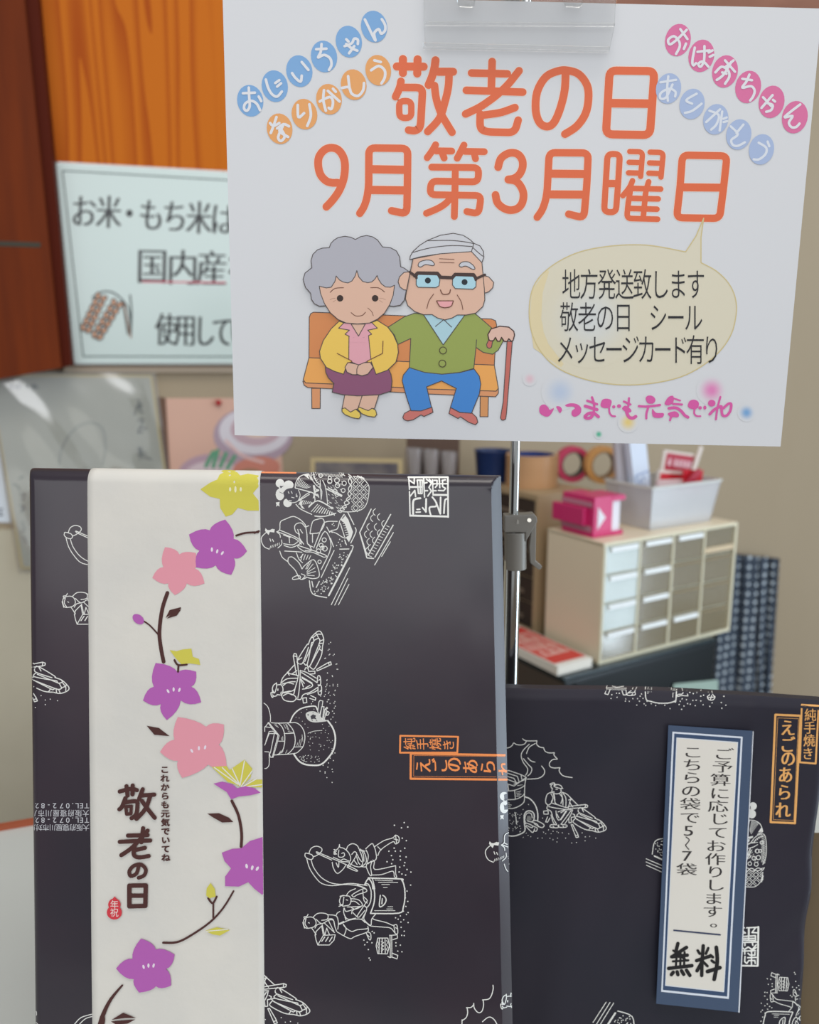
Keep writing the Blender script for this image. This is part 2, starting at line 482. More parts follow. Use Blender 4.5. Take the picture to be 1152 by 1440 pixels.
MB().prism([e0 - ed * .6 + Z * .004, e0 + ed * CL_ + Z * .004, e0 + ed * CL_ + en * .006 + Z * .004, e0 - ed * .6 + en * .006 + Z * .004], -Z * .038).build('back_edge', mat('edge_wood', (158, 78, 48), .5, k=1.1), cnt)
MB().prism([e0 - ed * .5 - en * .02, e0 + ed * (CL_ - .1) - en * .02, e0 + ed * (CL_ - .1) - en * .58, e0 - ed * .5 - en * .58], -Z * (CZ)).build('counter_body', mat('counter_body', (150, 130, 105), .6), cnt)
for v in bpy.data.objects['counter_body'].data.vertices:
    if v.co.z > .5: v.co.z = CZ - .03

# ------------------------------------------------------------------ signs and boards on the wall
SIGNP = mat('laminated_paper', (204, 218, 214), .2, spec=.5, k=1.05)
PR_S = print_mat('sign_print', .25)
sg = thing('wall_sign', 'laminated rice notice with thin dark border and wheat ears, on the orange wooden board', 'sign', wall(105, 510, .03))
slab('sign_sheet', [(77, 229), (560, 256), (560, 511), (103, 511)], .0285, .001, SIGNP, sg)
slab('film_edge', [(75, 227), (562, 254), (562, 513), (101, 513)], .0275, .0006, clear_mat('laminate_film', (230, 240, 238), .35), sg)
A = Art(plane_proj(W0 - WN * .0285, -WN), K, .0004, .00005)
A.st((70, 86, 82), 1.7, "88,240 560,267", "88,240 117,501 560,502", sm=0)
A.T = (0, 0, 1)
INK = (44, 46, 48)
A.txt(INK, 'お米・もち米は', [(118, 298), (153, 299), (182, 301), (213, 303), (246, 305), (280, 307), (314, 309)], None, 35, 47, rot=2, bx=1.0, thin=.008)
A.txt(INK, '国内産を', [(214, 375), (257, 377), (298, 378), (340, 380)], None, 43, 50, rot=1, bx=1.0, thin=.008)
A.st((205, 90, 110), 2, "200,396 317,397.5", sm=0)
A.txt(INK, '使用しています', [(234, 464), (261, 465), (288, 466), (313, 467), (338, 468), (363, 469), (388, 470)], None, 30, 46, rot=1, bx=.9, thin=.008)
A.build('sign_lettering', PR_S, sg)
A = Art(plane_proj(W0 - WN * .0285, -WN), K, .0006, .00004)
A.st((60, 70, 70), 2.2, "130,418 145,410 160,412 174,424 182,440 184,474", "183,415 185,440 184,470", "172,422 176,445 180,470")
A.st((150, 105, 80), 1.6, "174,426 178,445 184,475")
for (x0, y0, x1, y1) in ((142, 418, 121, 462), (164, 427, 137, 472)):
    for i in range(6):
        for sgn in (-1, 1):
            tt = i / 5; x = x0 + (x1 - x0) * tt; y = y0 + (y1 - y0) * tt
            A.ell((196, 150, 120), x + sgn * 4, y + sgn * 1.8, 5.2, 3.4, 115 + sgn * 25, line=(54, 38, 36), lw=1.7, n=10)
A.build('wheat_drawing', PR_S, sg)

SHIK = mat('autograph_board', (178, 178, 166), .5, k=1.15, noise=((166, 168, 158), 5, (1, 1, 1), .6))
GOLD = mat('gilt_edge', (206, 188, 134), .4, k=1.1)
sh = thing('autograph_board', 'large square autograph board with gilt edge inside glossy clear film, left of the pink picture', 'board', wall(25, 790, .01))
slab('gilt_edge', [(-16, 526.5), (214, 527), (253, 800), (30, 800)], .010, .006, GOLD, sh)
slab('board_face', [(-14, 530), (211, 530.5), (249, 797), (33, 797)], .011, .002, SHIK, sh)
A = Art(plane_proj(W0 - WN * .011, -WN), K, .0004, .00005).at(0, 500, 4.8)
G = (92, 98, 98)
A.st((120, 126, 124), 7, "400,740 408,660 440,580 500,500 570,460 630,455 680,480 705,530 710,600 708,660 690,740")
A.st(G, 9, "930,300 940,330 905,400", "920,345 955,330 945,370 965,385", "930,440 965,430 950,480 930,520 965,515", "950,490 990,490", "930,620 960,650 930,640", "955,620 945,700", "925,670 985,660", "960,680 1020,700")
A.st(G, 8, "130,830 160,815", "90,870 120,880 130,910", "135,940 165,935 150,980", "130,1010 165,1020 145,1060 155,1020", "150,1120 165,1180 145,1190", "160,1220 175,1260")
A.st(G, 14, "65,205 95,205", "75,195 75,225", "105,200 105,225", "115,205 145,208", "130,195 125,225", "180,215 195,200", "215,200 255,215", "235,195 225,225", sm=0)
A.build('brush_writing', PR_S, sh)['kind'] = 'stuff'
fm = []; ff = []
FLM = clear_mat('glossy_film', (225, 232, 235), .10, rough=.09, gl=.16)
nx, ny = 44, 50
Q = [(-18, 524), (219, 524), (258, 806), (26, 806)]
for j in range(ny + 1):
    for i in range(nx + 1):
        a, b = i / nx, j / ny
        x = (Q[0][0] * (1 - a) + Q[1][0] * a) * (1 - b) + (Q[3][0] * (1 - a) + Q[2][0] * a) * b; y = (Q[0][1] * (1 - a) + Q[1][1] * a) * (1 - b) + (Q[3][1] * (1 - a) + Q[2][1] * a) * b
        wv = .0016 * math.sin(11 * a - 6 * b + 1.0) + .0012 * math.sin(19 * a - 13 * b) + .0008 * math.sin(5 * b + 17 * a * b)
        fm.append(wall(x, y, .0155 + wv * min(1, 6 * min(a, 1 - a, b, 1 - b))))
for j in range(ny):
    for i in range(nx): q = j * (nx + 1) + i; ff.append((q, q + 1, q + nx + 2, q + nx + 1))
link('clear_film', fm, ff, FLM, sh, True)

wp = thing('paper_note', 'white paper note with small dark writing at the left edge beside the autograph board', 'note', wall(0, 735, .003))
slab('note_sheet', [(-60, 560), (-8, 590), (15, 735), (-60, 733)], .003, .001, mat('white_note', (214, 222, 230), .6, k=1.15), wp)
A = Art(plane_proj(W0 - WN * .003, -WN), K, .0004).at(0, 500, 4.8)
A.st((60, 66, 80), 8, "-5,1040 18,1035", "5,1050 0,1080 18,1075", sm=0)
A.build('note_writing', PR_S, wp)

pp = thing('pink_picture', 'pink picture of patterned bowls pinned with a red tack, right of the autograph board', 'picture', wall(300, 700, .002))
slab('picture_sheet', [(233, 560), (390, 560), (404, 740), (243, 740)], .002, .0012, mat('pink_print_paper', (214, 172, 152), .5, k=1.12, noise=((200, 160, 146), 3, (1, 1, 1), .5)), pp)
MB().prism([wall(x, y, .004) for x, y in ((224, 558), (233, 560), (242, 720), (234, 720))], WN * .004).build('picture_backing', mat('dark_backing', (112, 82, 66), .7), pp)
A = Art(plane_proj(W0 - WN * .002, -WN), K, .0004, .00005)
A.ell((168, 148, 160), 356, 612, 56, 40, 0); A.ell((206, 200, 206), 358, 606, 50, 33, 0); A.ell((186, 160, 168), 360, 604, 36, 23, 0); A.ell((214, 190, 176), 362, 602, 24, 14, 0)
A.ell((176, 148, 160), 300, 668, 50, 30, 0); A.ell((204, 186, 190), 300, 672, 42, 24, 0)
A.ell((196, 128, 112), 360, 660, 34, 18, -8); A.ell((150, 124, 96), 352, 668, 18, 9, 0)
A.st((96, 150, 120), 6, "290,655 300,636", "300,656 306,634", "310,656 318,638", "320,658 330,642", sm=0)
A.st((214, 180, 176), 4, "318,620 340,640 370,650")
A.build('bowl_drawing', PR_S, pp)
tk = MB().lathe(wall(307, 566, .002), -WN, [(0, .009), (.0045, .008), (.0055, .004), (.004, .0), (0, 0)], 16).build('push_pin', mat('red_plastic', (176, 30, 34), .3), None, True)
tag(tk, 'red push pin holding up the pink picture', 'pin')

# ------------------------------------------------------------------ low shelf behind the box
BR = mat('brown_shelf_wood', (120, 96, 76), .6, noise=((100, 78, 60), 6, (1, 6, 6), .6))
sz = 1.25 - 1.36 * math.tan(math.radians(11 - .7)) + .0
sz = at_y(520, 672, 1.34).z
sb = thing('low_shelf', 'low brown shelf behind the wrapped box carrying plastic cups', 'shelf', Vector((-.08, 1.36, 0)))
MB().box(Vector((-.22, 1.28, sz - .02)), X * .308, Y_ * .095, Z * .02).build('shelf_board', BR, sb)
for xx in (-.22, .025):
    MB().box(Vector((xx, 1.292, 0)), X * .02, Y_ * .08, Z * (sz - .02)).build('side_panel', BR, sb)
MB().box(Vector((-.20, 1.372, 0)), X * .26, Y_ * .01, Z * (sz - .02)).build('back_panel', BR, sb)
dk = MB().box(Vector((-.005, 1.353, sz)), X * .088, Y_ * .02, Z * .075).build('dark_box', mat('dark_brown_card', (96, 74, 62), .7), bev=.002)
tag(dk, 'dark brown box standing at the back of the low shelf behind the plastic cups', 'box')
pf = thing('picture_frame', 'small pale wooden frame with dark picture, lying on the low shelf left of the cups', 'frame', at_y(500, 665, 1.31))
P = [at_y(x, y, 1.31) for x, y in ((437, 644), (566, 646), (566, 668), (437, 668))]
P[2].z = P[3].z = sz; 
MB().prism(P, Y_ * .008).build('frame_border', mat('pale_frame_wood', (196, 176, 132), .5), pf)
P2 = [P[0] + Vector((.007, -.0008, -.006)), P[1] + Vector((-.007, -.0008, -.006)), P[2] + Vector((-.007, -.0008, .004)), P[3] + Vector((.007, -.0008, .004))]
MB().prism(P2, Y_ * .002).build('picture', mat('dark_picture', (88, 84, 92), .3, noise=((150, 140, 130), 20, (1, 1, 1), .7)), pf)
CUPM = clear_mat('cloudy_plastic', (176, 168, 166), .5, rough=.2, gl=.1)
for i, (px_, top, yy) in enumerate(((582, 631, 1.325), (606, 633, 1.325), (631, 636, 1.325))):
    b = at_y(px_, 668, yy); b.z = sz + .0006; h = at_y(px_, top, yy).z - sz
    cup = MB().lathe(b, Z, [(0, 0), (.011, 0), (.0135, h * .8), (.0138, h), (.013, h), (.0125, h * .8), (.0095, .002), (0, .002)], 24).build('plastic_cup', CUPM, None, True)
    tag(cup, ['cloudy plastic cup on the low shelf, the one nearest the small frame', 'cloudy plastic cup on the low shelf, the middle of three', 'cloudy plastic cup on the low shelf, nearest the dark blue tub'][i], 'cup', 'plastic cups on the low shelf')

# ------------------------------------------------------------------ black chest
c0 = at_z(840, 935, 0); 
Pw = at_y(842, 935, 1.10); ZT = Pw.z                       # top of the chest = foot of the white drawer cabinet
k0 = at_z(793, 954, ZT)
CH = mat('black_lacquer', (16, 24, 28), .3, spec=.3)
CHS = mat('brown_black_side', (78, 68, 60), .55)
ch = thing('black_chest', 'glossy black chest carrying the drawer cabinets, behind the pole', 'chest', Vector((k0.x + .1, k0.y + .1, 0)))
MB().box(Vector((k0.x, k0.y, 0)) + CU * .002, CU * .31, CV * .27, Z * (ZT - .006)).build('chest_body', CH, ch, bev=.003)
MB().box(Vector((k0.x, k0.y, ZT - .006)) - CU * .0, CU * .312, CV * .275, Z * .006).build('chest_top', mat('black_top', (30, 46, 52), .25, spec=.5), ch, bev=.0015)
MB().box(Vector((k0.x, k0.y, 0)) - CU * .0, CU * .001, CV * .27, Z * (ZT - .008)).build('side_panel', CHS, ch)
MB().prism([k0 + Z * -.010 + CU * .02 - CV * .0012, k0 + Z * -.010 + CU * .30 - CV * .0012, k0 + Z * -.10 + CU * .30 - CV * .0012, k0 + Z * -.10 + CU * .02 - CV * .0012], CV * .002).build('drawer', CH, ch, bev=.001)
def chest_front(x, y, out=0): return on_plane(x, y, k0 - CV * out, CV)
cd = MB().prism([chest_front(x, y, .0042) for x, y in ((948, 962), (1010, 956), (1010, 992), (944, 998))], CV * .0012).build('pale_green_card', mat('pale_green_card', (156, 178, 166), .5))
tag(cd, 'pale green card stuck on the front of the black chest', 'card')

# ------------------------------------------------------------------ white parts cabinet with sixteen drawers
IV = mat('ivory_plastic', (212, 206, 180), .4, k=1.12)
IVS = mat('beige_plastic_side', (224, 210, 184), .45, k=1.12)
o0 = Vector((Pw.x, Pw.y, ZT))
WW = None
# width so that the right end meets pixel 1029
for i in range(400):
    s_ = i * .001; q = o0 + CU * s_
    if (q.x / ((q - CAM).dot(FWD))) * F + 576 >= 1026: WW = s_; break
HH = (at_y(845, 765, 1.10).z) - ZT
DD = .118
cab = thing('parts_cabinet', 'ivory sixteen drawer parts cabinet with clear drawers and white labels, on the black chest', 'cabinet', o0 + CU * WW / 2)
tk_ = .0045
mb = MB(); mb.box(o0, CU * WW, CV * DD, Z * tk_); mb.box(o0 + Z * (HH - tk_), CU * WW, CV * DD, Z * tk_)
mb.box(o0 + CU * (WW - tk_) + Z * tk_, CU * tk_, CV * DD, Z * (HH - 2 * tk_)); mb.box(o0 + CU * .0012 + Z * tk_, CU * (tk_ - .0012), CV * DD, Z * (HH - 2 * tk_))
mb.box(o0 + CV * (DD - .003) + CU * tk_ + Z * tk_, CU * (WW - 2 * tk_), CV * .003, Z * (HH - 2 * tk_))
mb.build('cabinet_shell', IV, cab)
MB().box(o0 + CV * .003 + Z * .001, CU * .0012, CV * (DD - .004), Z * (HH - .002)).build('side_panel', IVS, cab)
MB().box(o0 + Z * HH + CU * .001 + CV * .001, CU * (WW - .002), CV * (DD - .002), Z * .0008).build('top_panel', IVS, cab)
cw = (WW - 2 * tk_) / 4; rh = (HH - 2 * tk_) / 4
for i in range(1, 4):
    MB().box(o0 + CU * (tk_ + cw * i - .0016) + Z * tk_ + CV * .001, CU * .0032, CV * (DD - .006), Z * (HH - 2 * tk_)).build('divider', IV, cab)
CLR = clear_mat('clear_drawer_front', (158, 146, 116), .55, rough=.12, gl=.10)
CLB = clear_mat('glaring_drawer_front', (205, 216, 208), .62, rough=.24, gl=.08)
INN = mat('drawer_inside', (150, 134, 104), .6, k=1.0)
LBL = mat('white_label', (226, 232, 232), .5, k=1.2)
HDL = mat('beige_handle', (204, 184, 152), .5, k=1.1)
cont = [mat('dark_parts', (92, 84, 66), .6), mat('grey_parts', (130, 124, 104), .6), mat('green_packet', (120, 142, 92), .5), mat('brown_parts', (140, 112, 84), .6), mat('pale_parts', (206, 204, 190), .5)]
labels = {0: (0, 1, 2, 3), 1: (0, 1, 2, 3), 2: (0, 3), 3: ()}
for c_ in range(4):
    for r_ in range(4):
        b = o0 + CU * (tk_ + cw * c_ + .0024) + Z * (tk_ + rh * (3 - r_) + .0014) + CV * .002
        dw = cw - .0048; dh = rh - .0028
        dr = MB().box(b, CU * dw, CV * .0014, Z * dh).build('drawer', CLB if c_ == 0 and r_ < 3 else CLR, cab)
        m2 = MB(); m2.box(b + CV * .0016, CU * dw, CV * (DD * .8), Z * .001); m2.box(b + CV * .0016, CU * .001, CV * (DD * .8), Z * dh * .8); m2.box(b + CV * .0016 + CU * (dw - .001), CU * .001, CV * (DD * .8), Z * dh * .8)
        tray = m2.build('drawer_tray', INN, dr)
        MB().box(b + CV * .002 + Z * (dh + .0002), CU * dw, CV * (DD * .85), Z * .001).build('drawer_runner', IV, dr)
        x0 = .10 + .25 * random.random()
        MB().box(b + CU * dw * x0 + CV * .010 + Z * .0012, CU * dw * (.35 + .2 * random.random()), CV * .04, Z * dh * (.3 + .35 * random.random())).build('small_parts', cont[2] if (c_, r_) == (0, 0) else cont[(c_ * 3 + r_ * 5) % 5], dr)
        if r_ in labels[c_]:
            MB().box(b - CV * .003 + CU * (dw * .12) + Z * (dh * .80), CU * dw * .82, CV * .003, Z * dh * .17).build('label', LBL, dr)
        elif c_ == 3 and r_ == 0:
            MB().box(b - CV * .002 + Z * (dh * .10), CU * dw, CV * .0022, Z * dh * .20).build('handle', HDL, dr)
        else:
            MB().box(b - CV * .0015 + CU * (dw * .05) + Z * (dh * .86), CU * dw * .9, CV * .0018, Z * dh * .05).build('handle', INN, dr)

# ------------------------------------------------------------------ brown drawer unit behind it
u0 = at_y(757, 697, 1.22); UZ = u0.z; u0 = Vector((u0.x, u0.y, ZT))
UH = UZ - ZT
UB = mat('tan_cabinet', (168, 146, 114), .5, k=1.1); UD = mat('smoky_drawer', (70, 60, 54), .25)
un = thing('drawer_unit', 'tan drawer unit with smoky dark drawers on its left face, behind the ivory cabinet', 'cabinet', u0 + CU * .05 + CV * .08)
mb = MB(); mb.box(u0 + CU * .006, CU * .104, CV * .23, Z * UH)
mb.box(u0, CU * .006, CV * .006, Z * UH); mb.box(u0 + CV * .006 + Z * (UH - .008), CU * .006, CV * .224, Z * .008); mb.box(u0 + CV * .006, CU * .006, CV * .224, Z * .008)
mb.build('unit_body', UB, un)
for i in range(5):
    hh = (UH - .018) / 5
    d = MB().box(u0 + CU * .002 + CV * .008 + Z * (.009 + hh * i + .001), CU * .004, CV * .218, Z * (hh - .003)).build('drawer', UD, un, bev=.0006)
    MB().box(u0 - CU * .0005 + CV * .03 + Z * (.009 + hh * i + hh * .3), CU * .0025, CV * .10, Z * hh * .16).build('handle', mat('drawer_lip', (120, 106, 92), .4), d)

# paper stack with red print on the chest
f0 = at_z(784, 951, ZT + .0002); f0.z = ZT + .0003; sh_ = at_y(784, 937, f0.y).z - f0.z
st = thing('leaflet_stack', 'thick stack of white leaflets printed in red, in front of the tan drawer unit', 'leaflets', f0 + CV * .06)
fr_ = at_z(846, 932, ZT); Ls = (fr_ - f0).length
n_ = 7
for i in range(n_):
    j1 = (random.random() - .5) * .0016
    MB().box(f0 + Z * (sh_ / n_ * i) + CU * j1 + CV * j1, CU * Ls * .72, CV * .0001 + CV * .165, Z * (sh_ / n_ * .93)).build('leaflet', mat('leaflet_paper', (226, 222, 212), .7, k=1.15) if i == 0 else bpy.data.materials['leaflet_paper'], st)
RP = print_mat('red_print', .6)
base = f0 + Z * sh_
A = Art(plane_proj(Vector((0, 0, base.z)), Z), K, .0004, .00006)
def S2(u, v):     # point on top of the stack as photo pixel
    q = base + CU * u * Ls * .72 + CV * v * .165; d = q - CAM; zf = d.dot(FWD)
    return (576 + F * d.x / zf, 720 - F * d.dot(UPV) / zf)
def tf(p): return S2(p[0] / 100, p[1] / 100)
tf.k = .2; A.map = tf
A.fill((196, 66, 58), "4,6 96,6 96,94 4,94")
for y in (22, 40, 58, 76): A.fill((216, 170, 160), [(10, y), (90, y), (90, y + 3), (10, y + 3)])
A.txt((226, 200, 190), '大感謝', (25, 32), (75, 32), 22, 15); A.txt((226, 200, 190), '特別販売', (20, 50), (80, 50), 18, 14); A.txt((226, 200, 190), '御案内', (25, 68), (75, 68), 22, 15)
A.v = [v for v in A.v]; A.build('red_print', RP, st)

# ------------------------------------------------------------------ things on the tan drawer unit
def on_top(px_, zz, Y): q = at_y(px_, 700, Y); return Vector((q.x, q.y, zz))
def roll(name, m, mcore, centre, axis, R, r, h, label, cat, grp=None):
    t_ = thing(name, label, cat, centre, grp)
    ax = Vector(axis).normalized(); c_ = Vector(centre)
    MB().lathe(c_, ax, [(r + .002, 0), (R, 0), (R, h), (r + .002, h), (r + .002, 0)], 48).build('tape', m, t_, True)
    MB().lathe(c_, ax, [(r, 0), (r + .002, 0), (r + .002, h), (r, h), (r, 0)], 48).build('core', mcore, t_, True)
    return t_
TAN = mat('brown_packing_tape', (196, 152, 110), .35, k=1.05, noise=((186, 142, 100), 4, (1, 1, 14), .4)); CORE = mat('cardboard_core', (140, 112, 84), .8)
PKM = mat('pink_tape', (196, 60, 96), .45); DKM = mat('dark_core', (70, 66, 62), .6); ORM = mat('amber_tape', (206, 150, 88), .35)
BLM = mat('blue_core', (34, 62, 130), .4)
q = on_top(747, UZ + .0004, 1.315)
roll('packing_tape_roll', TAN, BLM, q, Z, .042, .034, at_y(747, 643, 1.275).z - UZ, 'roll of tan packing tape lying flat on the tan drawer unit, next to the pole', 'tape')
q = on_top(692, 0, 1.36); 
bt_h = at_y(690, 636, 1.33).z
TUB = thing('blue_tub', 'dark blue plastic tub left of the roll of tan packing tape', 'tub', Vector((q.x, 1.36, UZ)))
m_ = MB(); m_.lathe(Vector((q.x, 1.36, UZ + .0004)), Z, [(0, 0), (.026, 0), (.030, bt_h - UZ - .003), (.032, bt_h - UZ), (.030, bt_h - UZ), (.028, bt_h - UZ - .004), (.024, .002), (0, .002)], 40).build('tub_wall', mat('dark_blue_plastic', (26, 50, 98), .4), TUB, True)
for px_, py_, R, r, m, mc, nm, lb, dp in ((800, 650, .030, .019, PKM, DKM, 'pink_tape_roll', 'roll of pink tape standing on edge behind the pink tape dispenser', 1.36), (842, 650, .031, .020, ORM, CORE, 'amber_tape_roll', 'roll of amber tape standing on edge behind the left side of the plastic bin', 1.345)):
    q = on_top(px_, UZ, dp); ax = Vector((.25, -1, 0)).normalized()
    roll(nm, m, mc, Vector((q.x, q.y, UZ + R + .0003)), ax, R, r, .014, lb, 'tape')

# pink tape dispenser on the ivory cabinet
TOPZ = ZT + HH + .0008
pk = mat('hot_pink_plastic', (206, 44, 110), .35, k=1.05); pkd = mat('dusty_pink_label', (190, 130, 150), .5); wht = mat('white_card', (222, 220, 228), .5, k=1.1)
d0 = at_y(833, 759, 1.105); d0 = on_plane(834, 757.5, Vector((0, 0, TOPZ)), Z)
dsp = thing('pink_tape_dispenser', 'hot pink tape dispenser with white arrow, left end on top of the ivory cabinet', 'dispenser', d0 + CU * .01)
d0.z = TOPZ + .0004
dz = at_y(834, 700, d0.y).z - d0.z
ddu = CU; ddv = CV; DU, DV = .036, .066
MB().box(d0, ddu * DU, ddv * DV, Z * dz).build('dispenser_body', pk, dsp, bev=.0012)
MB().box(d0 + Z * dz * .28 - ddu * .009 + ddv * .012, ddu * .009, ddv * DV, Z * dz * .44).build('side_slab', pk, dsp, bev=.001)
MB().box(d0 + Z * dz * .75 - ddu * .0015 + ddv * .004, ddu * .002, ddv * (DV - .004), Z * dz * .12).build('upper_label', pkd, dsp)
MB().box(d0 + Z * dz * .14 - ddu * .0015 + ddv * .004, ddu * .002, ddv * (DV - .004), Z * dz * .13).build('lower_label', pkd, dsp)
MB().box(d0 + ddu * (DU + .001) + ddv * .003 + Z * .003, ddu * .016, ddv * .05, Z * (dz - .006)).build('white_insert', wht, dsp)
MB().box(d0 + ddu * DU + Z * (dz - .008), ddu * .024, ddv * .05, Z * .007).build('upper_flap', pk, dsp)
MB().box(d0 + ddu * DU, ddu * .022, ddv * .05, Z * .006).build('lower_flap', pk, dsp)
MB().prism([d0 - ddv * .0006 + ddu * .007 + Z * dz * .76, d0 - ddv * .0006 + ddu * .022 + Z * dz * .48, d0 - ddv * .0006 + ddu * .007 + Z * dz * .2], -ddv * .0003).build('white_arrow', wht, dsp)

# translucent bin and its contents
BIN = clear_mat('milky_plastic', (226, 226, 228), .52, rough=.3, gl=.08)
bc = on_plane(914, 745.5, Vector((0, 0, TOPZ + .0006)), Z)
bn = thing('plastic_bin', 'milky translucent plastic bin full of leaflets on top of the ivory cabinet', 'bin', bc)
bh = at_y(918, 683, bc.y).z - bc.z
bw = .132; bd = .078
def binpt(u, v, z): # flares towards the rim
    fl = .009 * z / bh
    return bc + CU * (u * (bw + fl) - (1 - u) * fl) + CV * (v * (bd + fl) - (1 - v) * fl) + Z * z
def wallquad(a, b): return [binpt(*a, 0), binpt(*b, 0), binpt(*b, bh), binpt(*a, bh)]
m_ = MB()
for a, b, off in (((0, 0), (1, 0), CV), ((1, 0), (1, 1), -CU), ((1, 1), (0, 1), -CV), ((0, 1), (0, 0), CU)): m_.prism(wallquad(a, b), off * .0014)
m_.prism([binpt(0, 0, 0), binpt(1, 0, 0), binpt(1, 1, 0), binpt(0, 1, 0)], Z * .0014)
m_.build('bin_wall', BIN, bn)
m_ = MB()
for a, b, off in (((0, 0), (1, 0), -CV), ((1, 0), (1, 1), CU), ((1, 1), (0, 1), CV), ((0, 1), (0, 0), -CU)): m_.prism([binpt(*a, bh - .004), binpt(*b, bh - .004), binpt(*b, bh), binpt(*a, bh)], off * .002)
m_.build('rim', mat('milky_rim', (216, 218, 214), .4), bn)
def inbin(u, v, z, uu, hh, tilt, th, m, name, label, cat, lean=0.0, base=None):
    b = binpt(u, v, z) if base is None else base
    up = (Z * math.cos(tilt) + CU * math.sin(tilt)); up = (up + CV * lean).normalized(); sd = (CU * math.cos(tilt) - Z * math.sin(tilt)).normalized()
    o = MB().prism([b, b + sd * uu, b + sd * uu + up * hh, b + up * hh], CV * th).build(name, m, None, bev=.0005)
    tag(o, label, cat); return o, b, sd, up
WB = mat('bluish_white_card', (206, 214, 228), .5, k=1.1); RC = mat('crimson_card', (176, 28, 56), .4); RED = mat('red_plastic_packet', (206, 32, 48), .3); CRM = mat('cream_card', (222, 210, 200), .55)
def facing(b, sd, up, uu, hh, name, m, o, r=(.1, .1, .9, .9)):
    q = b - CV * .0007
    MB().prism([q + sd * uu * r[0] + up * hh * r[1], q + sd * uu * r[2] + up * hh * r[1], q + sd * uu * r[2] + up * hh * r[3], q + sd * uu * r[0] + up * hh * r[3]], CV * .0005).build(name, m, o)
o, b, sd, up = inbin(.16, .55, .006, .034, .125, -.22, .012, WB, 'tall_paper_box', 'tall bluish white paper box with outlined square, leaning left in the plastic bin', 'box')
facing(b, sd, up, .034, .125, 'blue_outline', mat('pale_blue_line', (130, 150, 190), .5), o, (.12, .30, .95, .56)); 
q = b - CV * .0013; MB().prism([q + sd * .034 * r + up * .125 * s for r, s in ((.17, .315), (.90, .315), (.90, .545), (.17, .545))], CV * .0004).build('square_panel', WB, o)
m_ = MB()
for r0, s0, r1, s1 in ((.3, .36, .4, .50), (.55, .36, .62, .42), (.55, .46, .62, .52)): m_.prism([b - CV * .0017 + sd * .034 * r + up * .125 * s for r, s in ((r0, s0), (r1, s0), (r1, s1), (r0, s1))], CV * .0003)
m_.build('printed_marks', bpy.data.materials['pale_blue_line'], o)
inbin(.02, .75, .02, .03, .115, -.16, .008, mat('grey_white_card', (190, 186, 192), .5), 'grey_white_folder', 'plain grey white folder behind the tall paper box', 'folder')
o, b, sd, up = inbin(.42, .52, .032, .072, .080, .16, .004, CRM, 'crimson_card', 'cream card with crimson panel standing highest at the right of the plastic bin', 'card')
facing(b, sd, up, .072, .080, 'crimson_panel', RC, o, (.08, .62, .95, .95))
m_ = MB()
for r0 in (.16, .34, .46, .58, .70, .82): m_.prism([b - CV * .0012 + sd * .072 * r + up * .080 * s for r, s in ((r0, .72), (r0 + .09, .70), (r0 + .07, .86), (r0 + .01, .84))], CV * .0004)
m_.build('pale_lettering', mat('pale_pink_print', (226, 190, 196), .5), o)
o, b, sd, up = inbin(.36, .45, .036, .065, .046, .12, .005, CRM, 'red_white_packet', 'white packet with red band lying across the middle of the plastic bin', 'packet')
facing(b, sd, up, .065, .046, 'red_band', RED, o, (.05, .62, .8, .9))
o, b, sd, up = inbin(.24, .25, .034, .055, .036, .06, .005, mat('pink_white_packet', (222, 192, 190), .5), 'pink_white_packet', 'pale pink packet lying low at the front middle of the plastic bin', 'packet')
o, b, sd, up = inbin(.44, .14, .048, .010, .062, .95, .003, RC, 'red_strip', 'dark red strip slanting out over the front of the plastic bin', 'strip')
o, b, sd, up = inbin(.62, .24, .044, .042, .038, .1, .005, RED, 'bright_red_packet', 'bright red packet in front of the cream card in the plastic bin', 'packet')
o, b, sd, up = inbin(.74, .45, .004, .008, .118, .38, .003, CRM, 'pale_stick', 'pale flat stick rising at the right end of the plastic bin', 'stick')

# patterned cloth hanging on the wall
CL = bpy.data.materials.new('navy_patterned_cloth'); CL.use_nodes = True; t = CL.node_tree; bs = t.nodes['Principled BSDF']; bs.inputs['Roughness'].default_value = .9
tc = nn(t, 'ShaderNodeTexCoord'); mp = nn(t, 'ShaderNodeMapping'); mp.inputs['Scale'].default_value = (52, 0.001, 52)
sx = nn(t, 'ShaderNodeSeparateXYZ'); t.links.new(tc.outputs['Object'], mp.inputs[0]); 
vo = nn(t, 'ShaderNodeTexVoronoi'); vo.feature = 'F1'; vo.inputs['Scale'].default_value = 1; vo.inputs['Randomness'].default_value = .12
t.links.new(mp.outputs[0], vo.inputs['Vector'])
cr = nn(t, 'ShaderNodeValToRGB'); e = cr.color_ramp; e.elements[0].position = 0; e.elements[0].color = lin((196, 206, 214)); e.elements[1].position = 1; e.elements[1].color = lin((30, 46, 66))
for p_, c_ in ((.20, (190, 202, 210)), (.25, (14, 24, 42)), (.41, (14, 24, 42)), (.45, (120, 134, 150)), (.49, (110, 124, 142)), (.53, (14, 24, 42))):
    x_ = e.elements.new(p_); x_.color = lin(c_)
t.links.new(vo.outputs['Distance'], cr.inputs[0]); t.links.new(cr.outputs[0], bs.inputs['Base Color'])
nr = thing('patterned_cloth', 'navy cloth with pale hexagon pattern hanging on the wall right of the ivory cabinet', 'cloth', wall(1050, 780, .03))
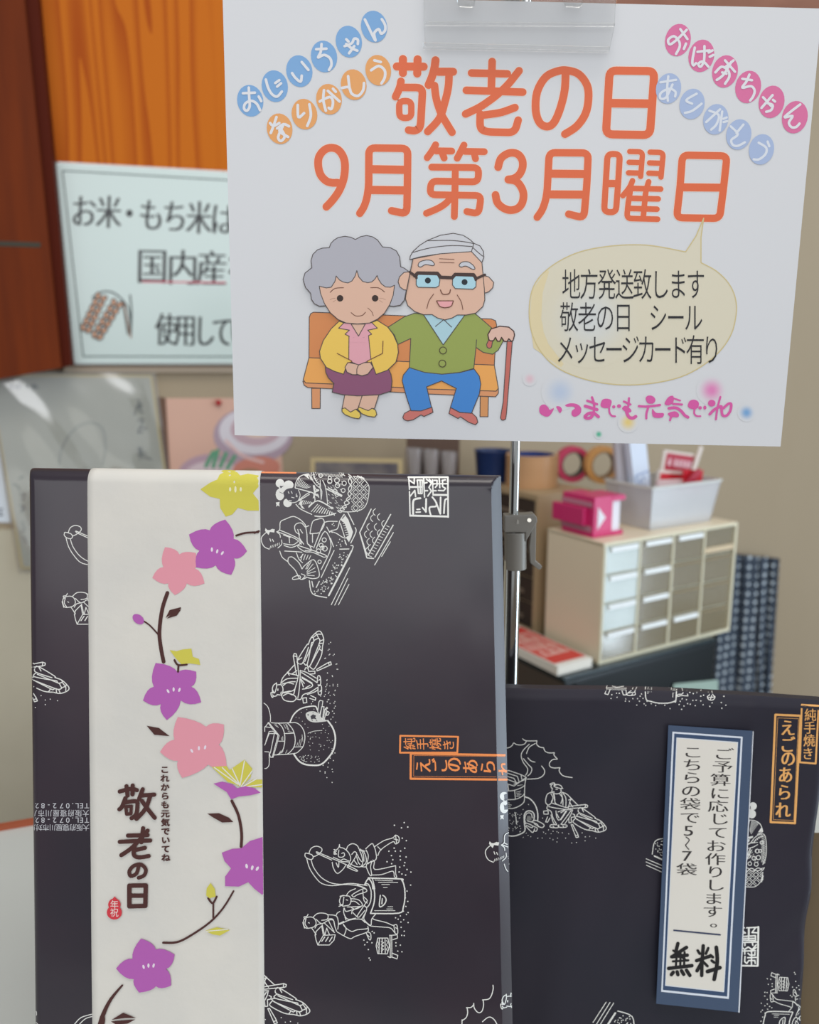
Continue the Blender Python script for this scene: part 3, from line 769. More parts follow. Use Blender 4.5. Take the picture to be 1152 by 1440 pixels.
for (a0, a1, b0, b1) in ((1014, 1066, 996, 1061), (1067.5, 1096, 1065, 1078)):
    V = []; Fc = []; n1, n2 = 24, 14
    for j in range(n2 + 1):
        for i in range(n1 + 1):
            a, b = i / n1, j / n2; x = (a0 + (a1 - a0) * a) * (1 - b) + (b0 + (b1 - b0) * a) * b; y = 777 + (a0 + (a1 - a0) * a - 1014) * .1 + (1060 - 777) * b
            V.append(wall(x, y, .022 + .006 * math.sin(a * 9 + b) + .003 * math.sin(a * 21)))
    for j in range(n2):
        for i in range(n1): q = j * (n1 + 1) + i; Fc.append((q, q + 1, q + n1 + 2, q + n1 + 1))
    o = link('cloth_panel', V, Fc, CL, nr, True); md = o.modifiers.new('thick', 'SOLIDIFY'); md.thickness = .001
MB().tube([wall(1016, 778.5, .018), wall(1095, 787, .018)], .0025, 12).build('hanging_rod', mat('navy_rod', (34, 46, 64), .6), nr, True)
# ================================================================== pole stand
CHR = mat('chrome', (214, 216, 214), .12, metal=1.0)
GRY = mat('grey_clamp_plastic', (140, 136, 129), .4, k=1.0)
PB = at_y(724.5, 972, .478); PT = at_y(724.5, 640, .478)
px0 = PT.x
ps = thing('sign_pole', 'chrome telescopic pole with grey lever clamp holding up the poster', 'pole', Vector((px0, .478, CZ)))
zc = at_y(724, 797, .478).z; zt = at_y(724, 733, .478).z
R1, R2 = .00290, .00500
MB().tube([Vector((px0, .478, zc - .002)), Vector((px0, .478, 1.60))], R1, 28).build('upper_tube', CHR, ps, True)
MB().tube([Vector((px0, .478, CZ + .008)), Vector((px0, .478, zc + .004))], R2, 32).build('lower_tube', CHR, ps, True)
MB().lathe(Vector((px0, .478, CZ)), Z, [(0, 0), (.045, 0), (.045, .004), (.040, .007), (.008, .009), (.0052, .012)], 48).build('round_base', CHR, ps, True)
def pp_(x, y, dy=0): return at_y(x, y, .478 + dy)
def outl(L, y0, th): return [at_y(x, y, .478 + y0) for x, y in L]
s_ = 1
m_ = MB().tube([pp_(725, 799.5), pp_(725, 747.5)], .0066, 32); m_.build('clamp_collar', GRY, ps, True, bev=.0004)
MB().prism(outl([(709.5, 725), (741, 724), (751, 723), (755.5, 728), (756, 734), (739, 763), (739, 749), (709.5, 749)], -.0048, .0), Y_ * .0090).build('clamp_bracket', GRY, ps, bev=.0006)
cl = MB().prism(outl([(748, 740), (754.5, 733), (753.5, 789), (763, 797), (760, 801.5), (757, 801), (746, 792), (744.5, 770)], -.0025, 0), Y_ * .0050).build('lever', GRY, ps, bev=.0005)
MB().tube([pp_(744.5, 731.5, -.0049), pp_(744.5, 731.5, -.0058)], .0012, 16).build('rivet', mat('bright_rivet', (200, 196, 186), .3, metal=1), ps, True)
MB().prism(outl([(727, 731), (729.5, 731), (730, 737), (726.5, 737)], -.0052, 0), Y_ * .0006).build('arrow_mark', mat('pale_mark', (176, 172, 164), .5), ps)

# ================================================================== poster
PY = .445
paper = mat('white_poster_card', (214, 216, 220), .42, k=KP, spec=.35)
tl, tr, br, bl = [at_y(x, y, PY) for x, y in ((313, -8), (1156.5, 12), (1098, 628), (330, 612))]
po = thing('poster', 'white poster with large orange lettering and a drawn elderly couple, on the chrome pole', 'poster', (tl + tr) / 2)
MB().prism([tl, tr, br, bl], Y_ * .0006).build('poster_card', paper, po)
PRP = print_mat('poster_ink', .42, .35)
pr = plane_proj(Vector((0, PY, 0)), Y_)
OR = (222, 104, 62); HAL = (232, 214, 202)
A = Art(pr, KP)
T1, T2, T3, T4, T5, T6 = (540, 70, 5.76), (740, 70, 5.76), (430, 190, 7.2), (580, 190, 6.776), (740, 190, 5.76), (920, 190, 8.86)
title = [
 (T1, 66, 0, 0, ["105,135 322,137", "154,75 154,188", "273,77 270,192", "418,85 410,150 390,220 362,285", "440,178 560,178"]),
 (T1, 62, 0, 0, ["138,255 130,305 95,380", "155,305 270,306 298,318 312,350 298,600 284,640 250,658 200,650", "710,188 1000,195", "668,328 1125,343", "1095,170 1000,290 900,380 780,465 662,520", "1062,468 950,510 800,530", "780,520 778,600 790,645 830,665 1030,670 1065,650 1088,570", "877,95 870,330"]),
 (T1, 52, 0, 1, ["123,415 222,415 222,552 125,552"]),
 (T1, 62, 1, 0, ["528,200 522,300 495,420 450,555 355,662", "410,290 425,400 465,520 510,600 552,668"]),
 (T2, 64, 1, 0, ["320,190 312,330 275,480 225,590 170,622 110,590 78,490 90,340 160,220 260,172 340,168 430,200 495,290 505,400 480,520 410,620 315,683"]),
 (T2, 66, 0, 1, ["690,168 1015,172 1038,195 1022,430 1005,665 980,690 672,685 648,660 662,430 676,185"]),
 (T2, 70, 0, 0, ["670,432 1020,437"]),
 (T3, 80, 1, 0, ["320,482 265,482 205,462 150,400 127,310 135,220 190,150 260,128 330,150 380,220 398,310 385,440 340,560 275,655 210,725"]),
 (T3, 76, 0, 0, ["548,792 590,730 620,640 638,520 640,170 660,130 1000,134 1033,165 1030,500 1025,745 985,790 870,765"]),
 (T3, 84, 0, 0, ["650,345 1025,352", "655,555 1020,560"]),
 (T4, 66, 0, 0, ["222,92 190,150 142,215", "225,150 375,152", "285,170 303,218", "492,95 460,160 428,220", "500,155 685,158", "590,175 602,225", "185,305 600,309 632,335 628,415 595,445 200,438 178,455 168,545 195,568 625,575 652,605 638,705 605,745 520,728", "410,310 405,600 400,775"]),
 (T4, 66, 1, 0, ["370,580 330,640 250,695 135,745"]),
 (T4, 74, 1, 0, ["818,305 840,230 890,185 950,168 1010,185 1048,240 1050,310 1020,375 970,412 915,422", "915,424 990,440 1040,500 1060,570 1045,650 1000,700 930,715 860,690 810,640 793,570"]),
 (T5, 60, 0, 0, ["90,665 130,610 155,540 170,465 186,170 205,142 480,144 503,165 492,400 472,630 445,665 345,640"]),
 (T5, 66, 0, 0, ["200,312 480,315", "185,480 470,482"]),
 (T5, 50, 0, 1, ["660,152 760,154 745,400 728,625 632,622 645,400"]),
 (T5, 60, 0, 0, ["670,392 740,392"]),
 (T5, 44, 0, 0, ["840,133 935,135 943,155 928,335", "835,220 925,222", "830,305 925,308", "1005,138 1100,140 1110,160 1093,340", "1000,225 1090,228", "995,308 1090,312"]),
 (T5, 46, 0, 0, ["862,370 840,425 785,490", "848,430 826,560 818,650 835,675 1065,681", "993,378 970,450 950,660", "870,432 1090,437", "850,512 1070,517", "845,594 1060,600"]),
 (T6, 92, 0, 1, ["390,250 870,258 905,295 868,640 822,1005 790,1037 315,1030 285,990 325,640 350,295"]),
 (T6, 100, 0, 0, ["350,650 850,655"]),
]
for T, wd, sm, cl_, L in title:
    A.at(*T)
    for p in L: A.st(HAL, wd + 1.7 * T[2], p if sm else fillet(pts(p), cl_, wd * .85), sm=sm, cl=cl_)
A.flush()
for T, wd, sm, cl_, L in title:
    A.at(*T)
    for p in L: A.st(OR, wd, p if sm else fillet(pts(p), cl_, wd * .85), sm=sm, cl=cl_)
A.build('title_lettering', PRP, po)

# greeting in coloured discs
WL = (222, 224, 230)
A = Art(pr, KP, base=.00008)
BLU, ORG, PNK, PER = (122, 168, 216), (228, 162, 98), (216, 112, 160), (166, 184, 218)
A.at(325, 5, 5.01)
for x, y in ((135, 685), (308, 582), (481, 476), (655, 373), (830, 268), (1008, 162)): A.ell(BLU, x, y, 92, 113, -12)
for x, y in ((342, 882), (517, 779), (690, 674), (864, 571), (1037, 470)): A.ell(ORG, x, y, 90, 109, -12)
A.flush()
A.st(WL, 19, "84,632 168,628", "125,592 128,660 131,725 112,755 92,740 100,705 140,685 180,705 205,752", "195,655 213,688",
 "245,535 262,595 290,640 325,655 358,620", "312,560 340,540", "325,585 352,562", "430,490 455,525 490,550 498,508", "498,412 545,468",
 "600,322 672,318", "638,285 632,340 614,380 655,362 697,385 708,430 690,468", "800,300 850,280 868,248 893,255 893,285", "812,252 828,268", "812,285 850,315 890,332", "868,300 832,350",
 "943,112 1015,258 1008,210 1040,180 1058,212 1085,190 1085,150 1062,110",
 "275,842 300,862 340,842", "320,800 300,860 280,912", "325,880 370,850 408,865", "365,862 332,940 352,968 378,935 350,885 345,905 402,940",
 "470,715 475,800 515,772", "552,710 562,790 537,862", "625,690 695,658 718,690 708,742 688,735", "655,610 650,680 668,755", "682,615 765,690", "718,600 738,622",
 "825,512 835,600", "780,595 830,590 850,635 895,650 930,612 937,560", "1010,400 1055,412", "987,470 1040,440 1082,470 1083,520 1060,563")
A.build('greeting_discs', PRP, po)
A = Art(pr, KP, base=.00008)
A.at(920, 25, 5.009)
for x, y in ((168, 157), (333, 268), (500, 378), (663, 487), (828, 592), (992, 700)): A.ell(PNK, x, y, 90, 116, 14)
for x, y in ((102, 498), (268, 607), (435, 715), (597, 822), (757, 927)): A.ell(PER, x, y, 88, 109, 14)
A.flush()
A.st(WL, 18, "185,80 235,150", "230,85 165,150 112,188 100,155 140,130 175,165 180,205 155,255", "225,182 210,220",
 "287,210 270,300 276,335 296,320", "306,240 392,230", "355,200 352,300 328,345 312,325 345,308 383,345", "385,245 412,230", "392,275 418,262",
 "500,300 570,380", "560,300 500,350", "545,310 490,400 442,438", "432,385 475,345 520,370 530,415 500,465", "480,385 510,395",
 "622,430 690,440", "672,400 650,450 622,492 682,482 708,510 700,550 677,583", "768,560 825,622", "835,545 757,635", "800,602 835,615 825,650 790,662", "838,578 852,590",
 "1030,610 920,698 975,692 950,738 968,770 1000,770 1025,745")
A.st((216, 222, 232), 17, "45,455 155,437", "100,412 92,500 97,585", "130,470 85,560 45,568 48,530 105,500 150,520 148,555",
 "300,535 227,580 268,605", "335,605 270,655 217,670", "390,655 455,685 440,750 402,788", "465,645 367,735", "480,660 462,795", "490,735 515,728", "488,712 512,702",
 "630,752 580,812", "540,765 590,820 545,860 555,895 590,902 640,877", "800,872 812,905", "737,880 790,915 785,960 740,997 702,997")
A.build('greeting_discs', PRP, po)

# speech bubble
A = Art(pr, KP, base=.00008).at(720, 300, 2.954)
b0 = pts("786,205 850,240 900,290 928,350 932,420 905,515 830,605 700,680 520,712 350,700 200,648 112,562 74,450 84,320 145,235 260,168 400,137 560,132 722,160")
bub = crom(b0, False, 6) + pts("765,95 797,20 786,100")
bub_ = "797,20 786,100 786,205 850,240 900,290 928,350 932,420 905,515 830,605 700,680 520,712 350,700 200,648 112,562 74,450 84,320 145,235 260,168 400,137 560,132 722,160 765,95"
A.fill((217, 211, 190), bub)
A.fill((222, 208, 168), "90,560 74,450 84,320 145,235 155,240 128,330 122,440 150,540 215,625 205,640")
A.glow((210, 214, 214), (217, 211, 190), 330, 440, 205); A.st((206, 190, 140), 4.5, bub, sm=0, cl=1)
A.build('speech_bubble', PRP, po)
A = Art(pr, KP, base=.00026).at(720, 300, 2.954)
A.txt((36, 36, 40), '地方発送致します', (247, 297), (764, 297), 76, 128, thin=.006); A.txt((36, 36, 40), '敬老の日', (238, 433), (463, 434), 76, 124, thin=.006); A.txt((36, 36, 40), 'シール', (608, 435), (755, 435), 76, 122, thin=.006)
A.txt((36, 36, 40), 'メッセージカード有り', (222, 567), (830, 569), 76, 124, thin=.006)
A.build('bubble_lettering', PRP, po)

# closing lettering and soft colour spots
A = Art(pr, KP, base=.00008).at(720, 300, 2.954)
PW = (214, 216, 220)
for c_, x, y, r_ in (((222, 130, 186), 830, 735, 64), ((186, 200, 222), 200, 742, 78), ((116, 164, 212), 975, 828, 38), ((228, 204, 128), 483, 868, 44), ((222, 190, 200), 74, 688, 30), ((70, 176, 142), 361, 918, 20)):
    A.glow(c_, PW, x, y, r_)
MG = (214, 92, 164)
A.flush()
A.at(750, 545, 7.68)
A.fill(MG, "65,240 75,200 120,182 160,210 180,240 225,222 190,290 150,315 100,300 70,270", "248,205 290,205 312,240 290,275 270,250", "345,190 400,170 470,178 515,215 515,270 480,305 440,315 415,290 420,250 450,225 430,205 370,208",
 "730,170 750,130 800,120 845,140 840,190 815,220 760,220 730,200", "965,215 1000,195 1055,235 1055,265 1010,270 965,235", sm=1)
A.st(MG, 26, "635,105 658,180 655,270", "585,142 690,180"); A.st(MG, 34, "562,200 690,238"); A.st(MG, 34, "655,272 600,280 560,312 580,332 625,322 655,280 705,315")
A.st(MG, 20, "820,210 825,270 850,305 885,310"); A.st(MG, 24, "1035,115 1028,200", "980,150 1050,183"); A.st(MG, 36, "1010,270 1035,318 1075,330 1108,312"); A.ell(MG, 870, 208, 18, 17); A.ell(MG, 928, 200, 23, 20)
A.at(880, 545, 7.2)
A.fill(MG, "205,100 235,80 280,90 302,125 280,160 230,160 210,135", "270,215 310,255 385,260 375,300 320,308 275,290", "395,165 430,100 475,82 490,110 480,150 440,180", "430,260 500,240 540,270 530,300 490,300 460,300 440,285", "630,180 650,135 700,123 740,150 735,200 700,220 650,210", sm=1)
A.st(MG, 24, "135,188 200,192 290,185 348,176"); A.st(MG, 22, "230,200 212,260 210,312", "480,165 572,172", "460,300 450,330"); A.st(MG, 18, "490,110 552,132", "700,210 695,260 720,288 758,290"); A.st(MG, 30, "440,210 510,205 565,240 598,280 632,300")
A.ell(MG, 755, 205, 18, 17); A.ell(MG, 803, 203, 16, 20); A.ell(MG, 872, 158, 38, 34); A.st(MG, 20, "960,95 932,200 915,322"); A.st(MG, 28, "852,270 900,222 960,190"); A.st(MG, 26, "970,190 980,275 1020,285 1058,240 1070,170 1040,165 990,210")
A.build('closing_lettering', PRP, po)

# couple on a bench
A = Art(pr, KP, base=.00008)
LN = (78, 70, 68); BN = (110, 66, 48); LW = 1.15
def ff(col, *p, **k): A.fill(col, *p, line=k.get('line', LN), lw=k.get('lw', LW), sm=k.get('sm', 0))
SKIN = (222, 182, 160)
BB, BS, BE = (214, 138, 84), (236, 168, 90), (220, 152, 106)
A.at(0, 0, 1)
ff(BE, "438.3,546 450.6,546 450.4,574.5 438.6,574.5"); ff((214, 150, 96), "675.5,557 687,557.5 686.4,586 675.2,586")
ff(BB, "434.6,503 435,446 437,441 441,439 565,444 691,448.5 697,451 698.5,457 695.3,513.4 560,508")
ff(BE, "426,536 428,542 433,545 510,549 601,554 697,558 701,553 701,546 560,540")
ff(BS, "434.6,503 560,508 695.3,513.4 701,546 698,550 601,547 468,540 430,538.5 426.5,534")
A.at(550, 440, 6.4)
GR = (150, 164, 84)
ff(GR, "215,2 120,35 -28,129 30,200 61,284 178,230 165,492 300,535 460,552 620,535 745,500 765,310 830,355 915,372 965,335 1010,255 1000,230 900,130 820,60 755,5 480,40")
A.st(LN, LW * 6.4, "770,242 765,310", sm=0)
ff((196, 108, 98), "1045,255 1010,800 985,945 995,963 1010,967 1032,955 1040,900 1092,258"); ff((196, 108, 98), "880,240 860,285 866,310 885,320 905,308 915,250")
ff((222, 184, 168), "880,240 872,195 900,145 980,120 1060,128 1105,165 1112,200 1100,245 1085,258 1060,232 1045,258 1020,256 995,220 980,255 958,255 940,220 922,250 895,252", lw=1.6, line=(70, 45, 40))
ff((172, 208, 220), "290,12 375,15 475,60 600,15 665,18 470,288"); A.st(LN, LW * 6.4, "400,122 475,60 545,128", sm=0)
A.ell(GR, 468, 338, 31, 31, line=(76, 70, 40), lw=1.3); A.ell(GR, 462, 456, 31, 31, line=(76, 70, 40), lw=1.3)
ff((204, 118, 110), "175,875 120,905 106,940 118,962 150,972 200,962 270,918 297,932 378,895 368,848 270,882", "535,852 522,905 603,950 625,935 700,985 760,1007 782,985 770,940 730,902 620,897")
ff((66, 134, 208), "165,492 110,560 100,610 140,760 180,880 270,882 365,850 320,665 455,612 588,680 535,850 620,895 725,903 795,730 808,640 795,570 748,505 620,537 460,552 300,535")
A.at(550, 320, 7.2)
ff(SKIN, "200,445 130,455 85,500 72,550 90,600 130,630 160,632", "925,480 990,500 1040,555 1030,610 990,650 945,665")
ff(SKIN, "222,318 190,470 160,620 146,720 170,790 240,850 330,882 415,880 470,915 545,935 620,915 670,885 760,885 860,865 930,800 950,730 945,620 920,350 815,243 500,265")
ff((204, 206, 212), "190,325 195,290 225,240 290,180 370,130 500,78 630,58 730,78 800,122 840,160 900,185 935,240 940,300 920,355 815,243 500,265 300,295")
A.st(LN, LW * 7.2, "210,255 400,205 620,182 820,192", "370,133 600,130 750,145 838,163"); A.st(LN, LW * 7.2, "838,163 815,243", sm=0); A.st(LN, LW * 7.2, "830,203 880,250 930,290")
ff((200, 202, 210), "275,385 290,350 350,330 410,335 440,370 420,385 350,375 300,400", "690,380 720,350 780,348 830,380 850,415 825,422 760,390 710,400", sm=1)
A.st(BN, 6, "490,315 640,322", "490,352 640,357", sm=0)
ff((172, 212, 226), "255,510 275,475 470,480 495,530 485,590 455,608 275,604 255,580", "625,510 645,488 840,495 862,540 860,600 830,624 650,617 622,580")
FR = (66, 46, 42)
A.st(FR, 34, "240,490 270,460 470,463 503,503 620,508 650,474 835,477 862,515", sm=0); A.st(FR, 26, "190,450 240,486", "865,515 950,478", "255,490 258,510", "850,500 858,530", sm=0)
A.ell((24, 34, 44), 373, 536, 30, 30); A.ell((24, 34, 44), 745, 552, 30, 30)
A.st(BN, 10, "500,630 520,670 555,677 590,665 602,628"); ff((232, 166, 170), "460,742 632,742 615,790 590,805 545,812 510,805 490,795", line=BN, lw=1.3)
A.st(BN, 7, "432,672 385,740 363,818", "670,682 710,750 728,830")
A.at(420, 440, 7.2)
ff(SKIN, "468,830 440,970 525,1005 600,970 645,835", "645,835 605,960 705,990 770,965 812,828")
ff((232, 202, 96), "440,970 470,962 525,1005 580,975 620,1010 630,1045 610,1072 540,1060 470,1030 440,1000", "610,953 705,990 745,965 780,985 792,1030 770,1055 700,1045 640,1020 600,975")
ff((140, 84, 116), "270,530 275,600 300,655 358,715 340,803 450,828 600,840 820,828 935,792 946,690 935,620 910,570 600,500")
ff((236, 198, 92), "410,85 330,160 250,280 212,390 222,460 280,550 360,590 455,620 500,500 735,490 785,622 900,580 985,500 1010,400 1003,320 960,220 900,140 795,75 735,100 460,100")
ff((226, 164, 176), "510,230 508,485 605,528 733,478 708,230"); ff((226, 164, 176), "460,100 405,155 515,175 470,215 552,257 607,235 657,255 740,215 700,175 798,155 740,97 600,115")
A.fill((226, 164, 176), "516,225 552,254 607,228 657,252 704,225 705,300 516,300")
ff(SKIN, "532,113 607,235 675,113"); ff(SKIN, "500,500 470,550 490,600 545,625 590,625 590,570 610,525", "605,530 590,570 590,620 640,637 700,620 755,550 725,500 660,505")
A.fill((236, 198, 92), "500,475 535,485 535,500 500,505", "735,470 692,490 700,500 735,500")
A.st(BN, LW * 7.2, "390,410 535,485 540,495 500,505", "855,285 850,410 695,488 700,500 728,500", sm=0)
A.at(420, 325, 7.2)
ff((176, 176, 186), "310,168 330,120 360,90 400,65 470,52 530,62 575,85 630,55 690,44 750,58 800,90 850,160 930,168 990,200 1022,260 1033,360 1070,375 1110,405 1090,600 1070,700 1030,750 960,762 920,755 600,700 270,755 210,760 160,735 130,690 122,630 70,570 45,490 65,425 135,370 126,300 145,235 190,190 240,172")
ff(SKIN, "210,558 222,630 260,730 320,825 400,895 480,930 600,940 720,930 800,890 870,830 925,740 958,650 972,548 930,568 880,565 840,535 810,490 795,450 770,490 740,515 700,522 650,510 610,465 590,400 570,460 540,505 500,525 450,515 415,495 380,455 368,510 330,568 280,575")
A.st(BN, 8, "320,620 370,580 455,573", "730,573 810,575 870,615", "532,825 570,855 610,860 650,850 677,822"); A.st(BN, 6, "700,778 740,815 757,857"); A.st((170, 130, 110), 4, "318,695 345,682 372,680", "348,718 375,700", "820,680 850,682 880,695", "818,700 850,722")
A.ell((52, 34, 28), 420, 680, 33, 33); A.ell((52, 34, 28), 775, 680, 33, 33)
A.at(550, 320, 7.2); ff(SKIN, "200,445 130,455 85,500 72,550 90,600 130,630 160,632 190,470")
A.st(LN, LW * 7.2, "222,318 190,470 160,620", sm=0); A.st(FR, 26, "190,450 240,486", sm=0)
A.build('couple_drawing', PRP, po)

# clear hook plate clipped over the top of the poster
AC = clear_mat('clear_acrylic', (205, 210, 205), .03, rough=.05, gl=.0)
ho = thing('acrylic_holder', 'clear acrylic clip plate gripping the top edge of the poster', 'clip', at_y(728, 20, .442))
hy = .4425
MB().prism([at_y(x, y, hy) for x, y in ((596, -60), (868, -50), (864, 36), (857, 72), (598, 66), (596, 34))], -Y_ * .0012).build('clear_plate', AC, ho, bev=.0004)
MB().prism([at_y(x, y, hy - .0013) for x, y in ((598, 31), (865, 33), (864, 38), (598, 36.5))], -Y_ * .0012).build('upper_ridge', AC, ho, bev=.0004)
MB().prism([at_y(x, y, hy - .0013) for x, y in ((595, 60), (858, 66), (856, 75), (595, 70))], -Y_ * .0010).build('lower_lip', AC, ho, bev=.0005)
for a, b in ((643, 668), (792, 819)):
    MB().prism([at_y(x, y, hy - .0016) for x, y in ((a, -60), (b, -60), (b, 7), (b - 4, 12), (a + 4, 11), (a, 6))], -Y_ * .003).build('hook', AC, ho, bev=.0008)
MB().prism([at_y(x, y, .4475) for x, y in ((596, -60), (868, -50), (868, 4), (596, 2))], Y_ * .0012).build('rear_plate', AC, ho)
MB().prism([at_y(x, y, .4414) for x, y in ((716, -60), (738, -60), (738, -20), (716, -20))], Y_ * .034).build('pole_bracket', GRY, ho)

# ================================================================== gift box
def bsurf(s, t, out=0.0):
    a = s * BWd; b = (1 - s) * BWd; c = t * BHt
    rL, rT, wR = .0042, .0075, .0056
    dl = rL - math.sqrt(max(0, rL * rL - (rL - min(a, rL)) ** 2))
    dt = rT - math.sqrt(max(0, rT * rT - (rT - min(c, rT)) ** 2))
    q = max(0, wR - b) / wR
    drr = (q * .9 + q * q * .1) * .0056
    d = min(.0085, max(dl, dt, drr) + .25 * min(dl, dt) + .0)
    crk = .0006 * math.sin(40 * t + 3) * math.sin(math.pi * min(1, b / .02)) if b < .02 else 0
    # very slight sag and puffiness of the wrapping paper
    puff = .0005 * math.sin(5.2 * s + 1.3) * math.sin(4.1 * t + .7) + .00025 * math.sin(17 * s + 9 * t) * math.sin(11 * t - 5 * s)
    ed_ = min(1, min(a, b, c) / .012)
    p = (cTL * (1 - s) + cTR * s) * (1 - t) + (cBL * (1 - s) + cBR * s) * t
    nx_ = -(1 - min(1, a / rL)) * .9 if a < rL else (1 - b / wR) * .9 if b < wR else 0
    ny_ = (1 - c / rT) * .9 if c < rT else 0
    no = (BNORM + (cTR - cTL).normalized() * nx_ + (cTL - cBL).normalized() * ny_).normalized()
    return p - BNORM * (d - (puff + crk * .4) * ed_) + no * out
def steps(w_, lo, hi, n):   # dense samples near both edges
    L = [0]
    for r in (.03, .1, .2, .35, .5, .65, .8, .9, 1.0): L.append(lo * r / w_)
    L += [lo / w_ + (1 - lo / w_ - hi / w_) * i / n for i in range(1, n)]
    for r in (1.0, .99, .85, .7, .55, .4, .25, .1): L.append(1 - hi * r / w_)
    L.append(1); return L
SS = steps(BWd, .0042, .0056, 46); TS = steps(BHt, .0075, .001, 60)
V = []; Fc = []; ns, nt = len(SS), len(TS)
for t_ in TS:
    for s_ in SS: V.append(bsurf(s_, t_))
for j in range(nt - 1):
    for i in range(ns - 1): q = j * ns + i; Fc.append((q, q + ns, q + ns + 1, q + 1))
ring = [i for i in range(ns)] + [j * ns + ns - 1 for j in range(1, nt)] + [(nt - 1) * ns + i for i in range(ns - 2, -1, -1)] + [j * ns for j in range(nt - 2, 0, -1)]
bk = len(V)
for i in ring:
    s_, t_ = SS[i % ns], TS[i // ns]
    p = (cTL * (1 - s_) + cTR * s_) * (1 - t_) + (cBL * (1 - s_) + cBR * s_) * t_
    V.append(p - BNORM * .047)
for a in range(len(ring)):
    b = (a + 1) % len(ring); Fc.append((ring[a], ring[b], bk + b, bk + a))
Fc.append(tuple(bk + a for a in range(len(ring))))
WRAP = mat('navy_wrapping_paper', (27, 26, 38), .36, spec=.42, k=1.0, noise=((50, 31, 44), 6.0, (1, 1, 1), .8), bump=(26, .12))
WRAP.node_tree.nodes['Principled BSDF'].inputs['Coat Weight'].default_value = .3; WRAP.node_tree.nodes['Principled BSDF'].inputs['Coat Roughness'].default_value = .14
gb = thing('gift_box', 'large dark navy wrapped gift box with white figure drawings, behind the white floral band', 'box', (cBL + cBR) / 2)
bx = link('wrapping_paper', V, Fc, WRAP, gb, True); fixn(bx)
bx.data.set_sharp_from_angle(angle=math.radians(30))
BPROJ = mesh_proj(bx)
# ------------------------------------------------------------------ motifs of the wrapping paper (traced once, laid out several times)
CR = (214, 214, 210)
def motif_man(A, f, wd=1.0, col=CR):
    """seated man tending firewood; native frame = upright on the paper bag"""
    A.map = f; A.at(700, 1025, 7.2); W_ = 8.5 * wd
    A.st(col, W_, "545,600 540,575 555,560", "555,600 550,640 580,655 615,655 640,640 640,610", "540,565 530,560 545,550 575,548 570,565 590,560 570,580 620,600 660,602", "575,575 605,562 640,575 655,600", "590,610 605,612", "560,635 575,640")
    A.st(col, W_, "545,640 500,665 485,740 515,770 545,745 560,700", "540,655 560,700 545,745 600,765 690,795 715,790 730,740", "565,660 580,740 600,765", "570,655 580,720", "645,650 660,720 660,770", "630,660 655,700 640,755", "650,640 700,660 760,720 815,775", "720,720 750,705 730,740 760,790", "660,650 690,700 690,790",
         "505,775 500,810 540,835 560,900 600,970", "515,785 580,800 690,815 760,820", "540,870 560,940 580,970", "590,830 600,900 630,920 690,830", "600,860 620,900", "610,840 680,820 640,850", "755,820 740,870 680,960", "740,830 690,900 640,965", "700,830 640,920", "600,970 540,970 535,995 610,1000 610,975", "640,965 700,975 690,995 625,995 620,970", "560,985 575,1000", "660,980 670,995")
    A.st(col, W_, "715,785 890,765 912,775 908,792 890,797 715,805 715,785", "890,765 885,797", sm=0)
    A.st(col, W_, "465,832 510,828 512,862 468,862 465,832", "505,890 485,940 505,945 530,900", "720,900 722,950 745,950 745,895", "760,860 780,870 775,890 745,895", "745,970 795,1100 820,1095 810,1065 760,968 745,970", "795,1080 815,1075", sm=0)
    A.st(col, W_, "820,810 850,800 980,890 985,905", "815,820 830,850 960,905", "830,850 810,885 1000,935", "810,885 790,905 960,1010", "790,905 765,930 775,955 880,1015 960,1030", "850,800 870,840", "835,865 1020,960", "800,915 980,1000", "985,905 1040,930 1080,970 1100,1005 1080,1030 1020,1045 960,1030", "1000,935 1010,955 1045,950 1040,930", "1045,950 1070,985 1080,970", "1020,960 1035,1000 1010,1010 985,1000", "1035,1000 1070,990 1070,1025", "960,1010 985,1000 990,1035", "1010,1010 1020,1040", "940,1000 920,1025")
    A.dots(col, 5, "455,903 465,1045 485,1060 515,1022 540,1060 560,1035 605,1105 615,1050 655,1052 688,1105 720,1062 750,1155 798,1150 855,1052 888,1092 932,1088 993,1105 885,1132 450,1105 528,1108 560,1120 600,1040 405,1105 600,1145")
